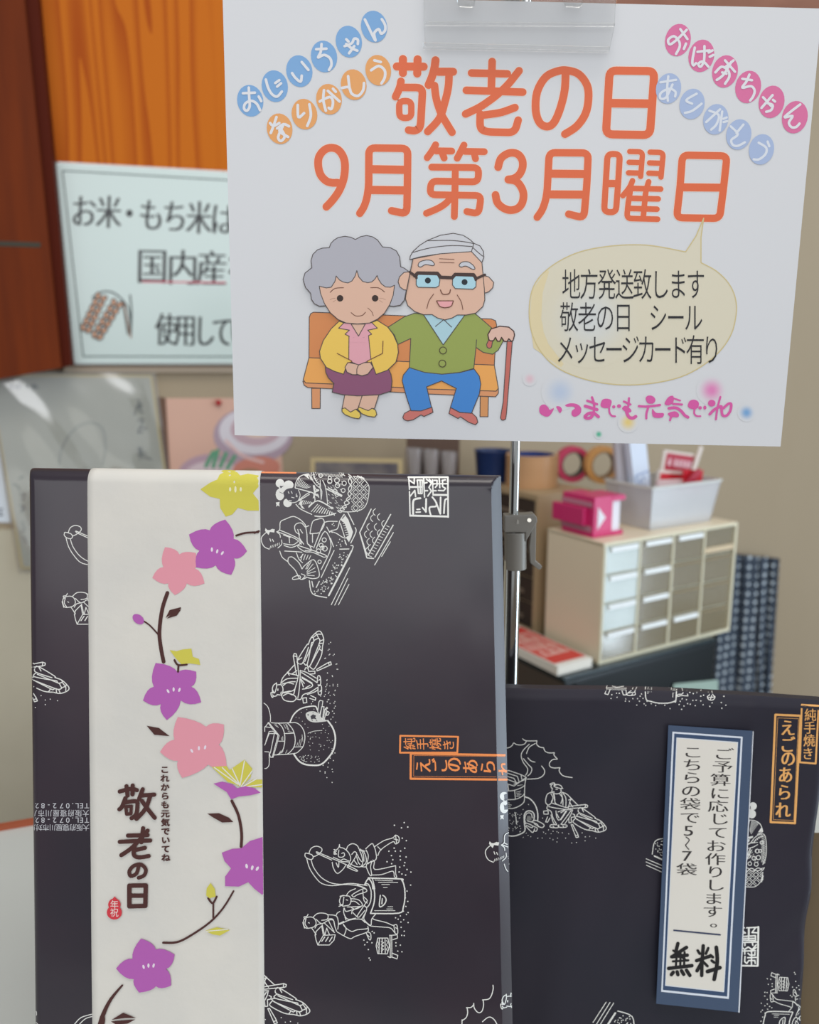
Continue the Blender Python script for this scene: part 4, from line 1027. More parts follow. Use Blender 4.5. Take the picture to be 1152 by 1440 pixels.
def motif_stove_half(A, f):
    A.map = f; A.at(700, 1025, 7.2); W_ = 8.5; col = CR
    A.st(col, W_, "60,192 110,190 145,170 162,142 190,158 240,162 275,150 290,125", "253,100 290,120 398,120", "398,120 395,155 425,182 465,190", "465,190 480,225 520,242 575,240", "575,240 570,265 605,305", "605,305 555,312 525,345 530,380 570,395 630,392", "630,392 625,430 665,475 755,492", "320,155 260,215 238,270 260,340 300,395 300,440 280,470", "380,148 320,185 292,250", "260,300 310,360 345,400 335,445 305,475", "305,293 340,325 378,335", "445,375 475,420 465,465 410,500 300,508", "85,230 70,260", "60,520 60,290")
    A.st(col, W_, "60,470 165,500 190,545 70,500", "95,425 110,420 235,462 290,490 165,578 60,545", "95,425 90,445 200,480 215,530", "235,462 245,510", "290,490 285,510 165,560", sm=0)
    A.st(col, W_, "285,510 275,570 272,690", "80,625 150,625 230,600 275,570", "85,715 180,712 250,680 272,650", "80,800 150,805 220,780 265,740 272,690", "105,570 110,620", "172,620 180,710")
    A.st(col, 5, "190,640 235,628", "190,655 225,648", "195,670 240,660", "190,685 225,678", "80,745 120,750", "80,765 140,770", "85,785 130,790", "200,575 250,565", "95,575 95,600")
    A.st(col, 12, "272,685 330,710 380,770 405,850 405,930", "85,1075 150,1085 220,1068 275,1030 270,950 270,870 300,832 345,835 370,870 365,930")
    A.st(col, W_, "285,955 275,920 285,870 310,850 340,860 350,900", "300,930 340,940 380,925 465,965 460,995 430,995 370,960", "280,960 300,955 350,980 345,1000 290,975", "285,985 340,1040 360,1045 375,1010", "350,980 400,1005 390,1035 370,1030", "340,940 400,965 410,990", "175,845 185,900 190,960")
    A.fill((120, 120, 118), "290,930 300,880 330,880 345,920 320,925")
    A.dots(col, 4.5, [(random.uniform(95, 250), random.uniform(850, 1050)) for _ in range(38)]); A.dots(col, 4.5, "312,765 257,815 290,1055 308,1078 335,1090 258,1098")
def motif_stove(A, f):
    A.map = f; A.at(360, 970, 8.86); col = CR
    A.st(col, 9, "100,165 150,215 180,320 180,400", "165,800 165,930 135,975 110,980")
    A.st(col, 9, "160,405 290,570 215,840 180,840 165,775 110,770", "160,405 110,470 110,520", "150,410 275,570 205,835", "270,545 240,545 165,545 110,690", "230,545 180,790", "165,520 210,515 245,545", "110,460 190,470 240,520", "165,520 125,640", sm=0)
    A.st(col, 10, "190,410 280,415 430,410 500,410 560,450 600,520 610,610 590,700 540,760 470,795 220,812", "280,415 330,470 358,560 358,650 340,740 300,790 260,808", "395,415 450,480 480,550 490,640 470,720 420,780 380,805")
    A.st(col, 9, "350,545 475,540", "280,640 355,640", "470,712 585,710")
    A.st(col, 5, "230,430 260,460", "245,425 280,470", "345,430 370,480", "370,430 400,500", "380,425 415,510", "400,520 470,530", "320,590 320,630", "335,580 335,630", "530,700 550,620", "550,700 575,600", "510,700 520,660", "370,790 390,750", "320,790 340,760", "290,790 310,760", "575,560 585,640")
    A.st(col, 16, "425,405 470,310 550,240 650,210 740,205 765,250"); A.st(col, 20, "895,385 960,480 990,600 970,740 900,850 810,930 700,940 600,925 530,880 475,805")
    A.fill((200, 200, 196), "620,310 650,275 720,268 770,290 800,330 860,370 900,385 820,400 720,405 650,375", sm=1)
    A.fill((52, 48, 56), "680,330 710,305 750,320 740,345 760,370 720,360 690,370", "640,310 650,300 660,312 650,325", "700,285 715,280 720,292", "690,380 705,375 712,388", "745,385 760,378 765,392")
    for p in ("770,270 785,150 800,130 835,140 825,210 790,320", "800,330 820,210 850,210 830,370", "840,365 860,240 880,250 850,380", "865,240 895,230 885,215 870,230", "880,300 890,265 915,280 905,310 880,320"):
        A.fill((52, 48, 56), p, line=col, lw=1.1)
    A.st(col, 6, "650,540 720,515 825,505"); random.seed(11)
    A.dots(col, 5, [(random.uniform(650, 960), random.uniform(520, 800)) for _ in range(34)]); A.dots(col, 5, [(540 + random.random() * 260, 810 + random.random() * 95) for _ in range(40)])
    A.dots(col, 5, "565,280 540,350 580,390 612,425 635,245 725,240 648,470 830,430 912,452 840,480 870,505 905,545 500,340")
    A.dots(col, 7, "925,170 985,145 990,203 955,265 975,293 960,338 995,403 935,365 985,785 925,850 965,880 905,910 838,940 897,962 950,988 957,1020 800,1012 862,1020 862,1035 885,1092 950,1152")
    A.at(360, 880, 8.86); A.dots(col, 6, "910,225 900,305 912,363 963,368 858,406 998,478 1010,540 891,584 951,620 888,670 888,722 962,728 1018,730 921,748 876,790 988,800 912,825 866,856 925,868 980,865 808,876 898,922 985,942 708,942 923,968")
def motif_pound(A, f):
    """three men pounding rice; frame of the box"""
    A.map = f; A.at(415, 1150, 6.4); col = CR; W_ = 7.5
    A.st(col, W_, "90,330 95,318 125,322 155,335 163,360 145,375 110,365 90,345 90,330", "125,320 145,275 190,255 235,270 240,300 200,335 165,350", "195,305 440,412 555,468 545,478 470,445", "195,318 330,380", "190,308 210,312", "105,365 130,450 180,530 240,590 330,610 450,600 560,610 640,640", "145,380 170,450 230,530 310,580 400,598 500,590 590,600 650,610")
    A.st(col, W_, "350,285 365,290 350,310 375,325 350,325 372,300", "372,290 395,265 400,240 405,265 440,275 480,310 500,350", "395,290 390,345 420,355 445,340 440,315 420,320", "460,290 480,250 520,232 560,250 585,290 630,300", "345,355 415,385", "335,400 345,450 380,500 430,465 460,420", "370,405 390,445 395,400", "500,350 495,390 440,370 415,392 490,400 470,440 490,435 540,360 555,320 535,305 510,330", "580,290 600,340 610,400 590,440 540,435 500,415", "560,330 580,370 600,395", "555,350 570,400 585,420", "530,380 560,420", "610,290 635,340 640,400 600,440", "590,280 615,330 620,390")
    A.st(col, W_, "635,280 690,232 710,255 725,300 728,375 650,410 640,440 605,440", "640,290 660,340 650,400", "715,260 800,205 880,180 905,155 935,175 935,215 905,235 880,215 775,285 745,340", "905,160 915,230", "890,190 930,200", "745,260 775,290", "640,440 670,510 690,515 680,440 690,390 655,415", "690,515 780,510 870,480 890,495 895,530 915,535 905,495 905,435 885,435 720,465 715,395 700,380")
    A.st(col, 9, "700,545 950,548 970,570 990,640"); A.st(col, 9, "630,600 650,560 690,540 710,600 718,640", "660,545 690,580 700,640")
    A.at(415, 1230, 6.4)
    A.st(col, 11, "660,28 690,70 715,150 712,250 680,345", "660,28 955,38", "955,38 980,90 990,190 975,290 935,345 680,348"); A.st(col, 9, "630,85 660,85 685,150 680,240 650,292 625,280", "625,90 640,60 660,30")
    A.st(col, 5.5, "720,48 880,55", "750,68 925,70", "780,88 852,88", "795,115 830,115", "835,288 880,288", "825,308 880,308", "715,323 900,323", sm=0); A.st(col, 10, "768,185 760,285 800,270 820,230 810,200 790,185", "785,215 782,262")
    A.st(col, W_, "630,120 560,90", "460,190 490,150 545,125", "460,190 490,195 505,230 490,270 450,280 425,280 400,240 420,190 460,190", "440,200 430,275", "415,190 405,195 430,190", "395,285 430,270 400,270", "460,225 475,230", "510,185 545,160 620,125 645,150 560,180 530,200 510,185", "500,215 570,225 605,265 590,285 470,290", "500,240 540,240 580,270", "610,140 620,230 650,255", "620,200 650,230 640,250 560,370 580,380", "440,300 440,350 475,400 545,390", "445,300 460,330 530,310", "500,290 540,310 590,290", "520,340 560,380", "510,350 520,320 600,280", "600,400 640,330 645,300", "580,380 630,320", "450,380 460,410")
    A.st(col, W_, "635,345 620,400 680,455 690,400 725,355", "600,400 640,430 680,460 780,470 860,480 905,530 925,520 915,450 880,455 820,430 720,405 695,390", "890,460 900,520", "905,475 925,490", "405,445 500,405 590,400 630,430", "435,450 460,480 510,510 560,495 650,485 655,465 660,500 640,520 540,555 500,575 440,550 380,515", "435,445 460,490 440,550", "640,520 665,580 682,580 680,530 655,515", "650,540 670,560")
    A.st(col, W_, "75,430 85,395 130,380 170,390 190,430 175,465 130,480 90,475 75,430", "85,480 70,430", "100,395 90,440 110,475", "90,400 80,380 105,375 118,355", "120,430 130,435", "165,380 200,350 250,345 295,360 290,400 240,410", "190,400 240,440 300,410 345,410 360,470 375,510", "180,480 200,450 240,440", "190,540 165,500 150,480", "290,360 370,370 390,430 385,490", "370,365 380,345 405,330", "395,440 440,420 390,450", "290,400 340,400 355,450")
    A.st(col, W_, "180,540 190,590 205,632 310,632 350,590 362,540 255,545 205,632", "245,450 265,540", "300,410 350,510", "260,430 355,520", "270,540 285,480 310,540", "255,545 240,460 190,510 182,545", sm=0); A.st(col, 9, "240,600 268,560", "275,600 300,560", "310,600 335,560", sm=0)
    A.st(col, W_, "745,570 730,640 745,710 830,712 850,640 835,570 745,570", "850,545 870,545 872,740 855,745 835,735", "855,550 858,740", "870,545 920,540 922,570 880,585", "872,705 925,725 918,758 870,740", sm=0)
    A.st(col, 8, "760,575 755,705", "785,575 780,708", "810,580 812,705", sm=0); A.st(col, 5, "775,600 800,610 775,630 800,640 775,660 800,670 775,690", "820,590 835,610 820,630 838,650 820,670 835,690", "742,600 755,620 742,640 755,660", sm=0)
    A.dots(col, 6.5, "1040,93 1008,147 993,208 1015,240 998,285 975,328 1018,340 1003,357 948,370 905,387 928,400 978,405 1018,430 953,425 955,473 983,508 960,545 983,547 908,612 948,633 925,687 962,693 908,640 695,510 712,523 620,588 650,607 692,612 628,630 660,673 667,750 677,767")
    A.at(415, 1150, 6.4); A.dots(col, 7, "983,43 895,67 958,90 1015,83 965,183 1002,205 893,272 845,300 903,300 950,298 988,273 868,340 945,345 1000,352 828,395 880,377 870,412 948,378 988,403 943,443 982,430 1008,465 962,505 1043,488 995,515 937,487 1040,605")
def motif_bake(A, f, tray=True):
    """woman with a basket and a man at a hearth; frame of the box"""
    A.map = f; A.at(365, 655, 7.2); col = CR; W_ = 8
    A.ell(col, 208, 178, 44, 44, n=16); A.ell(col, 295, 195, 50, 46, n=16); A.ell(col, 208, 290, 44, 60, n=16); A.ell(col, 285, 375, 44, 44, n=16); A.ell(col, 235, 240, 40, 40, n=12)
    A.fill(col, "165,372 205,365 200,390 205,412 185,402 168,415 172,392"); A.fill((56, 52, 62), "205,205 245,205 215,228"); A.st((56, 52, 62), 5, "205,265 235,280 250,265")
    A.fill((56, 52, 62), "245,290 270,240 340,225 395,240 410,290 395,350 340,370 290,350", sm=1)
    A.st(col, 7, "395,245 412,300 385,360 330,375", "292,262 300,282", "322,258 332,280", "325,318 352,325", "300,350 325,355", "375,285 372,300 385,305", "370,310 382,315")
    A.st(col, 9, "362,225 370,170 410,110 490,85 505,100 525,145", "362,225 545,275", "380,230 520,265", "390,355 495,275 545,280 560,360 500,410 545,375 610,355 740,430", "370,390 420,440 530,492", "505,290 400,355", "545,200 560,290", "555,200 570,235 600,245", "560,290 590,290 600,320", "560,510 640,515 775,480")
    A.fill(col, "545,200 560,200 565,250 605,240 605,255 570,270 570,290 600,300 600,315 560,300 550,330 540,330 555,270")
    for i in range(9): A.st(col, 6, [(385 + i * 15, 190 - i * 4), (430 + i * 12, 100 + i * 6)] if False else [(375 + i * 12, 205 + i * 3), (405 + i * 14, 125 + i * 11)], sm=0)
    A.fill(col, "440,90 495,85 505,140", "400,375 440,350 430,400 460,440 430,430")
    for i in range(7): A.st(col, 7, [(425 + i * 18, 345 + i * 4), (400 + i * 20, 395 - i * 2)], sm=0)
    for i in range(10): A.st(col, 7 + i * .4, [(590 + i * 18, 390 + i * 10), (525 + i * 26, 465 + i * 4)], sm=0)
    A.st(col, 10, "560,508 660,512 770,482", "500,420 590,355 740,432")
    A.st(col, 8, "520,100 540,65 640,52 780,65 865,105", "520,100 545,160 600,215 615,195", "545,85 570,150 610,190", "600,215 632,255 625,340", "665,205 680,280 690,390", "615,150 625,340", "640,150 670,210")
    for i in range(16): A.st(col, 6, [(545 + i * 20, 62 + abs(i - 6) * 1.5), (560 + i * 20, 88 + abs(i - 6) * 2)], sm=0)
    for i in range(18): A.st(col, 5, [(590 + i * 14, 78 + i), (600 + i * 14, 105 + i)], sm=0)
    for i in range(6): A.st(col, 6, [(530 + i * 12, 100 + i * 18), (552 + i * 12, 92 + i * 18)], sm=0)
    for x, y, r in ((620, 103, 18), (712, 160, 22), (785, 150, 24), (790, 200, 22), (858, 178, 22), (848, 250, 20), (765, 260, 22), (785, 290, 20), (712, 125, 16)): A.ell(col, x, y, r, r, only_line=True, line=col, lw=1.1, n=12)
    random.seed(5)
    for i in range(46):
        x, y = random.uniform(690, 830), random.uniform(150, 440); A.st(col, 4.5, [(x, y), (x + 16, y + 12)], sm=0)
    A.st(col, 12, "680,235 830,310", "700,225 835,300", sm=0)
    A.st(col, 9, "905,110 935,170 900,235 930,290 880,340 910,380 840,415 860,445 800,455", "930,110 900,160 935,225 895,280 920,330 860,370 880,420 820,430 830,470", "900,90 930,110", "790,455 820,475")
    A.st(col, 8, "950,110 1040,130 1100,190 1110,250 1090,370 1040,440 940,465 830,465", "990,105 1060,130")
    for i in range(5):
        for j in range(9):
            x = 955 + i * 40; y = 128 + j * 40
            if x > 1112 - abs(y - 260) * .42 or x < 930 + max(0, 300 - y) * .0 - max(0, y - 330) * .5: continue
            for o_ in (-9, 9):
                if (i + j) % 2: A.st(col, 6, [(x - 15 + o_, y + 15 + o_ * .4), (x + 15 + o_, y - 15 + o_ * .4)], sm=0)
                else: A.st(col, 6, [(x - 15 + o_, y - 15 - o_ * .4), (x + 15 + o_, y + 15 - o_ * .4)], sm=0)
    # man at the hearth
    A.at(365, 715, 5.76); W_ = 7
    A.st(col, W_, "60,190 20,230 18,270 40,310 80,330", "150,320 180,290 180,255", "145,195 165,210 170,235", "85,245 92,265", "105,250 115,268", sm=1); A.fill(col, "50,160 65,175 85,175 105,165 125,170 120,195 85,190 75,215 60,200 45,180")
    for i in range(6): A.st(col, 5, [(85 + i * 15, 325 - i * 6), (92 + i * 14, 303 - i * 5)], sm=0)
    A.st(col, W_, "140,190 165,170 170,110 215,85 275,65 330,90 370,130 375,150", "165,175 300,235 340,275", "150,190 290,245 340,290", "370,150 340,118 300,125 285,150 295,190 320,210 325,240 360,290", "375,150 385,210 390,285 430,310", "310,170 325,215", "330,170 350,200", "195,285 270,295 310,270", "200,300 265,315 340,280", "240,225 245,280", "195,215 250,235", "375,150 400,140", "410,200 430,110 470,88 515,85 525,130 500,180", "410,205 470,200 480,195", "430,210 430,275", "165,345 185,395 230,430", "205,345 300,350 345,355", "240,395 270,395 320,440 345,490", "235,400 235,440 290,500 320,560 345,575 380,560", "345,490 370,460 440,415 480,500 480,555 430,568 380,555", "300,360 320,410 350,440", "330,400 355,370", "270,560 300,545 325,545 330,565 275,575 268,565", "340,530 370,545 350,570")
    A.st(col, W_, "315,300 530,375 525,395 500,385 430,355 370,350 315,315 315,300", "400,290 420,340 370,340")
    for a, b in (((420, 430), (385, 490)), ((435, 450), (385, 510)), ((450, 480), (385, 520)), ((455, 510), (385, 530)), ((445, 545), (385, 540)), ((405, 430), (375, 490))): A.st(col, 5.5, [a, b], sm=0)
    for i in range(4): A.st(col, 6, [(350 + i * 22, 370 + i * 4), (335 + i * 22, 420 - i * 3)], sm=0)
    A.st(col, W_, "440,320 500,170 535,110 630,105", "460,325 530,185 580,310 500,495", "545,150 570,195", "605,340 500,560", "575,240 600,310", "570,185 620,200 690,240 730,215", "590,195 580,180 630,165 650,100", "655,120 690,230"); A.fill(col, "650,95 685,42 720,90 758,190 745,235 725,272 700,235 725,215 690,120 660,95"); A.st((56, 52, 62), 7, "672,80 690,58", sm=0)
    for i in range(7): A.st(col, 5, [(672 + i * 5, 105 + i * 18), (700 + i * 5, 100 + i * 18)], sm=0)
    A.st(col, 8, "715,30 765,130", "775,155 782,190 740,280", "740,300 748,345 565,705", "650,330 725,328", "690,255 705,295"); A.st(col, 8, "405,585 430,690 545,722", "425,590 435,635", "485,590 460,640"); A.st(col, 11, "745,345 560,705", sm=0)
    for x, y, r in ((525, 255, 17), (500, 298, 16), (530, 325, 20), (478, 345, 18), (510, 318, 14), (487, 432, 14)): A.ell(col, x, y, r, r, only_line=True, line=col, lw=1.1, n=12)
    random.seed(3)
    D = []
    while len(D) < 75:
        t_ = random.random(); x = 480 + 230 * t_ + random.uniform(-40, 55); y = 680 - 340 * t_ + random.uniform(-15, 30)
        if x < 735 - (y - 345) * .5 + 0: D.append((x, y))
    A.dots(col, 5, D); A.dots(col, 5, "590,130 605,140 600,120 650,250 670,265 640,275 655,290 695,280 660,305 625,300")
    A.st(col, 6.5, "730,480 582,780", "715,568 610,782", "725,615 640,780", sm=0)
    if tray:
        A.st(col, 9, "905,5 812,195 870,400 925,405", "1063,48 880,380", "1083,135 935,395", sm=0); A.st(col, 7, "1085,195 933,458", "1060,270 990,388", sm=0); A.st(col, 8, "815,200 850,310 870,375")
        for i in range(12): A.st(col, 5, [(1030 - i * 13, 140 + i * 22), (1052 - i * 13, 150 + i * 22)], sm=0)
        for j, (x, y) in enumerate(((930, 20), (965, 60), (1000, 115), (910, 70), (940, 140), (965, 190), (880, 140), (905, 200), (925, 250), (860, 200), (880, 260), (890, 310), (870, 330))): A.st(col, 6, [(x + 10, y - 18), (x - 8, y), (x - 6, y + 22), (x + 8, y + 36)])
def motif_seal(A, f):
    A.map = f; A.at(560, 660, 12.8); col = (226, 226, 222)
    A.st(col, 34, "185,145 895,145", sm=0); A.st(col, 30, "895,145 900,860", sm=0); A.st(col, 24, "190,150 205,360", "205,400 215,840", sm=0); A.st(col, 34, "230,832 890,850", sm=0)
    A.st(col, 34, "215,318 330,318", sm=0); A.st(col, 26, "205,200 290,260 290,170", "220,480 300,380 315,490", "345,195 435,195 430,435 365,435 345,195", "395,200 400,430", "350,318 430,318", "460,160 475,500", "470,250 520,240", "475,385 530,385", "510,180 600,250 555,325 600,390 535,480", "560,180 640,270", "620,190 630,465", "600,260 690,260", "620,385 685,385", "650,200 700,200 700,290 670,325", "740,170 750,330", "700,260 880,260", "795,200 850,190", "800,200 800,310 855,345 820,385 725,380", sm=0)
    A.st(col, 36, "655,460 890,462", sm=0); A.st(col, 36, "400,520 310,535 270,590 270,800"); A.st(col, 26, "340,722 390,718", "325,772 400,768", "440,690 500,765 505,535", sm=0); A.st(col, 34, "505,535 500,765", sm=0); A.st(col, 30, "615,500 680,590 755,790", "690,600 680,665 575,680 565,740 590,830", "765,505 760,800", "895,530 850,545 835,620 825,790")
def logo(A, f, col, dark=None):
    A.map = f; A.at(1070, 985, 8)
    A.st(col, 24, "165,160 450,172", "165,160 112,1368", "112,1368 385,1380", "385,1380 448,172", sm=0); A.st(col, 4, "192,195 425,205 372,1350 142,1340", sm=0, cl=1)
    A.st(col, 20, "462,50 652,60 618,710 440,695 462,50", sm=0)
    A.txt(col, 'えごのあられ', [(303, 310), (300, 500), (308, 655), (278, 840), (265, 1035), (248, 1235)], None, 165, 185, bx=5)
    A.txt(col, '純手燒き', [(558, 165), (550, 308), (545, 452), (530, 600)], None, 128, 140, bx=1.5)
I0 = None
PRB = print_mat('wrap_ink', .4, .45)
def mk(proj, name, parent, fn, *a, **k):
    A = Art(proj, K * .92, base=.00008, step=.000004); A.refine = 8; fn(A, *a, **k); A.build(name, PRB, parent)
mk(BPROJ, 'baking_drawing', gb, motif_bake, None)
mk(BPROJ, 'seal_print', gb, motif_seal, None)
mk(BPROJ, 'stove_drawing', gb, motif_stove, None)
mk(BPROJ, 'pounding_drawing', gb, motif_pound, None)
MAN = ((825.7, 1133), (811.8, 1176.4))
mk(BPROJ, 'firewood_drawing', gb, motif_man, sim(*MAN, (414.4, 920), (464.4, 933)))
mk(BPROJ, 'firewood_drawing', gb, motif_man, sim(*MAN, (401.7, 1385), (387.6, 1437.6)))
mk(BPROJ, 'firewood_drawing', gb, motif_man, sim(*MAN, (62.8, 933), (50.3, 985)))
mk(BPROJ, 'firewood_drawing', gb, motif_man, (lambda g=sim(*MAN, (414.4, 920), (464.4, 933)): (lambda f: (setattr(f, 'k', g.k), f)[1])(lambda p: (g(p)[0] + 323, g(p)[1] + 438)))())
mk(BPROJ, 'pounding_drawing', gb, motif_pound, shift(-338.5, -451))
mk(BPROJ, 'baking_drawing', gb, motif_bake, shift(315, 440), tray=False)
A = Art(BPROJ, K * .92, base=.00009, step=.000004); A.refine = 8; A.at(640, 1370, 11.52)
A.st(CR, 16, "615,175 618,240 590,340 545,400 445,415", "455,415 462,500 440,590 395,622 350,600 310,540 303,470", "303,490 260,535 185,540", "195,540 205,620 180,700 115,750", "115,735 112,810", "445,768 520,705 580,695 640,740 680,810"); A.build('smoke_drawing', PRB, gb)
A = Art(BPROJ, K * .92, base=.00009, step=.000004); A.refine = 8; A.at(30, 1040, 3.2); A.st(CR, 4, "240,1280 270,1250 320,1235", "262,1280 290,1255 322,1245"); A.st(CR, 3, "50,1215 62,1212 70,1235 60,1260 75,1280", "52,1240 66,1250 55,1275", "60,1225 50,1230"); A.build('corner_drawing', PRB, gb)
A = Art(BPROJ, K * .93, base=.00009, step=.000004); A.refine = 8
logo(A, sim((1090.6, 1004.4), (1125.6, 1005.6), (577, 1095), (577, 1060)), (232, 138, 74)); A.build('orange_logo', PRB, gb)
A = Art(BPROJ, K, base=.0001); A.st((226, 132, 78), 2.2, "366,664.5 416,665.3", sm=0); A.build('orange_line', PRB, gb)
A = Art(BPROJ, K * .9, base=.00007, step=.000004).at(30, 1120, 10.47)
c_ = (190, 190, 196)
for y in (138, 350): A.txt(c_, 'TEL.072-821', [(965, y), (885, y), (820, y), (758, y), (685, y), (592, y), (492, y), (405, y), (320, y), (232, y), (170, y)], None, 84, 78, rot=180)
A.txt(c_, '大阪府寝屋川市八', (950, 245), (185, 245), 96, 104, rot=180); A.txt(c_, '大阪府寝屋川市対馬', (955, 455), (165, 455), 96, 98, rot=180)
A.build('address_print', PRB, gb)

# ------------------------------------------------------------------ paper band round the box
SASH = mat('white_washi', (206, 203, 196), .75, k=1.14, spec=.2, noise=((194, 193, 189), 26, (1, 1, 1), .5), bump=(120, .12))
def s_of(x, y): xl = 37 + (y - 656.5) * 11 / 983.5; xr = 706.5 + (y - 667) * 20.5 / 973; return (x - xl) / (xr - xl)
V = []; Fc = []; T_ = [t for t in TS]; n_s = 26
sa0, sa1 = s_of(123.5, 660), s_of(365.5, 660); sb0, sb1 = s_of(130, 1440), s_of(372.5, 1440); tb = (1440 - 657) / (1640 - 657)
rows = [(-1, .03), (-1, .012), (-1, .002)] + [(0, t) for t in T_]
for kind, t_ in rows:
    tt = max(0, t_) if kind == 0 else 0
    l_ = sa0 + (sb0 - sa0) * tt / tb; r_ = sa1 + (sb1 - sa1) * tt / tb
    for i in range(n_s + 1):
        s_ = l_ + (r_ - l_) * i / n_s
        if kind == 0: V.append(bsurf(s_, t_, .00045 if t_ > 0 else .0006))
        else: V.append(bsurf(s_, 0, .0006) - BNORM * t_)
nr_ = len(rows)
for j in range(nr_ - 1):
    for i in range(n_s): q = j * (n_s + 1) + i; Fc.append((q, q + n_s + 1, q + n_s + 2, q + 1))
sa = link('paper_band', V, Fc, SASH, gb, True); sa['label'] = 'white paper band with purple, pink and yellow bellflowers'; fixn(sa)
SP0 = mesh_proj(sa)
def SPROJ(x, y, h):      # print ends at the paper's edge
    for k in range(14):
        q = SP0(x - k * .6, y + (k * .3 if y < 700 else 0), h)
        if q is not None: return q

md = sa.modifiers.new('thick', 'SOLIDIFY'); md.thickness = .0003; md.offset = -1
PRS = print_mat('band_ink', .75, .2)
PUR, PIK, YEL, DBR = (176, 96, 174), (222, 150, 164), (204, 196, 84), (78, 48, 46)
A = Art(SPROJ, KP * .97, base=.0001, step=.00001); A.refine = 9
a7, a8 = (30, 650, 3.2), (30, 1040, 3.2)
def flower(col, tips, notch, bulge=.10, stam=None):
    P = []; cx = sum(p[0] for p in tips) / len(tips); cy = sum(p[1] for p in tips) / len(tips); n = len(tips)
    for i in range(n):
        a, b, c = tips[i], notch[i], tips[(i + 1) % n]
        for u, v in ((a, b), (b, c)):
            mx_, my_ = (u[0] + v[0]) / 2, (u[1] + v[1]) / 2
            tip = a if u is a else c; d = (mx_ - cx, my_ - cy)
            # push the middle of each petal side away from the petal axis
            ax_ = (tip[0] - cx, tip[1] - cy); L = math.hypot(*ax_); ax_ = (ax_[0] / L, ax_[1] / L); k = d[0] * ax_[0] + d[1] * ax_[1]
            pr_ = (d[0] - ax_[0] * k, d[1] - ax_[1] * k); l2 = math.hypot(*pr_) or 1
            mpt = (mx_ + pr_[0] / l2 * L * bulge, my_ + pr_[1] / l2 * L * bulge)
            for t in (0, .25, .5, .75):
                q = tuple((1 - t) ** 2 * u[i_] + 2 * t * (1 - t) * (2 * mpt[i_] - (u[i_] + v[i_]) / 2) + t * t * v[i_] for i_ in (0, 1)); P.append(q)
    A.fill(col, P)
    for (x, y, ro) in stam or (): A.ell((226, 214, 226), x, y, 5, 10, ro, n=10)
A.at(*a7)
A.fill(YEL, "806,122 850,92 882,78 900,40 930,28 965,38 985,60 1020,52 1068,60 1068,110 1042,140 1068,172 1070,218 1020,218 975,205 950,235 920,245 895,205 893,165 850,155")
A.flush()
for x in (940, 964, 988): A.ell((232, 228, 190), x, 122, 5, 10 if x != 964 else 15, 0, n=10)
flower(PIK, [(647, 382), (785, 408), (825, 545), (692, 598), (590, 520)], [(712, 415), (782, 478), (745, 545), (662, 545), (640, 472)])
flower(PUR, [(918, 258), (1016, 400), (945, 507), (787, 473), (755, 325)], [(956, 345), (957, 432), (875, 464), (802, 398), (848, 306)], stam=((858, 393, 0), (882, 401, 15), (905, 409, 35)))
flower(PUR, [(605, 903), (787, 942), (810, 1080), (655, 1160), (548, 1072)], [(705, 945), (765, 1010), (718, 1072), (628, 1088), (597, 1010)], stam=((661, 1030, -30), (686, 1022, 0), (712, 1024, 20)))
A.fill(YEL, "668,845 700,850 712,846 728,842 766,838 772,875 800,885 806,912 760,905 720,908 698,885")
A.st(DBR, 17, "658,588 635,660 622,760 628,830 641,897"); A.st(DBR, 7, "552,715 580,735 617,775"); A.ell(PUR, 527, 706, 29, 20, 38, n=16)
A.fill(DBR, "650,700 668,665 718,652 720,658", "655,704 700,690 720,662 690,668"); A.st(DBR, 9, "968,330 1010,318 1066,315", "1050,318 1070,310"); A.st(DBR, 9, "690,890 706,912 745,910", "708,912 706,942"); A.fill(DBR, "565,1185 620,1195 668,1232 600,1226", sm=0)
A.at(*a8)
flower(PIK, [(705, -102), (912, -68), (925, 118), (725, 172), (625, 55)], [(832, -58), (890, 22), (842, 112), (705, 95), (690, 0)], .08, stam=((768, 50, -30), (800, 38, 0), (828, 34, 15)))
A.fill(YEL, "858,122 925,118 978,205 930,190", "935,138 1005,90 1040,130 1032,170 990,212 962,200", "1040,180 1098,178 1096,215 992,212"); A.flush()
A.st((222, 220, 212), 5, "870,125 975,200", "905,125 985,205", "950,130 985,205", "1005,95 985,205", "1040,140 990,210", "1060,175 995,212", "1095,200 1000,213", sm=0)
A.fill(PUR, "865,197 905,188 950,200 972,218 1010,208 1050,218 1078,238 1030,250 980,255 945,268 925,235", sm=0)
A.st(DBR, 13, "948,275 978,340 992,420 990,480"); A.fill(DBR, "838,332 890,330 935,350 955,370 905,372 865,350")
A.fill(PUR, "903,508 950,490 990,488 1030,455 1088,437 1097,450 1097,692 1085,697 1050,670 1022,640 980,660 918,658 918,615 945,578 915,545"); A.flush()
for x, y, ro in ((1015, 568, -10), (1040, 575, 15), (1063, 579, 30)): A.ell((226, 214, 226), x, y, 6, 11, ro, n=10)
A.st(DBR, 13, "956,680 910,755 850,820 760,882 700,910 640,912", taper=(.6, .8)); A.st(DBR, 8, "865,735 865,800"); A.st(DBR, 9, "842,712 862,735 880,705"); A.fill(YEL, "853,643 872,670 876,705 848,712 833,700 835,668")
A.fill(YEL, "830,858 880,842 940,855 895,880 860,874"); A.st((222, 220, 212), 4, "835,860 930,852", sm=0)
flower(PUR, [(540, 893), (692, 965), (675, 1105), (532, 1136), (428, 1028)], [(607, 942), (652, 1030), (608, 1107), (508, 1075), (502, 985)], stam=((552, 1020, -15), (574, 1014, 0), (597, 1014, 15)))
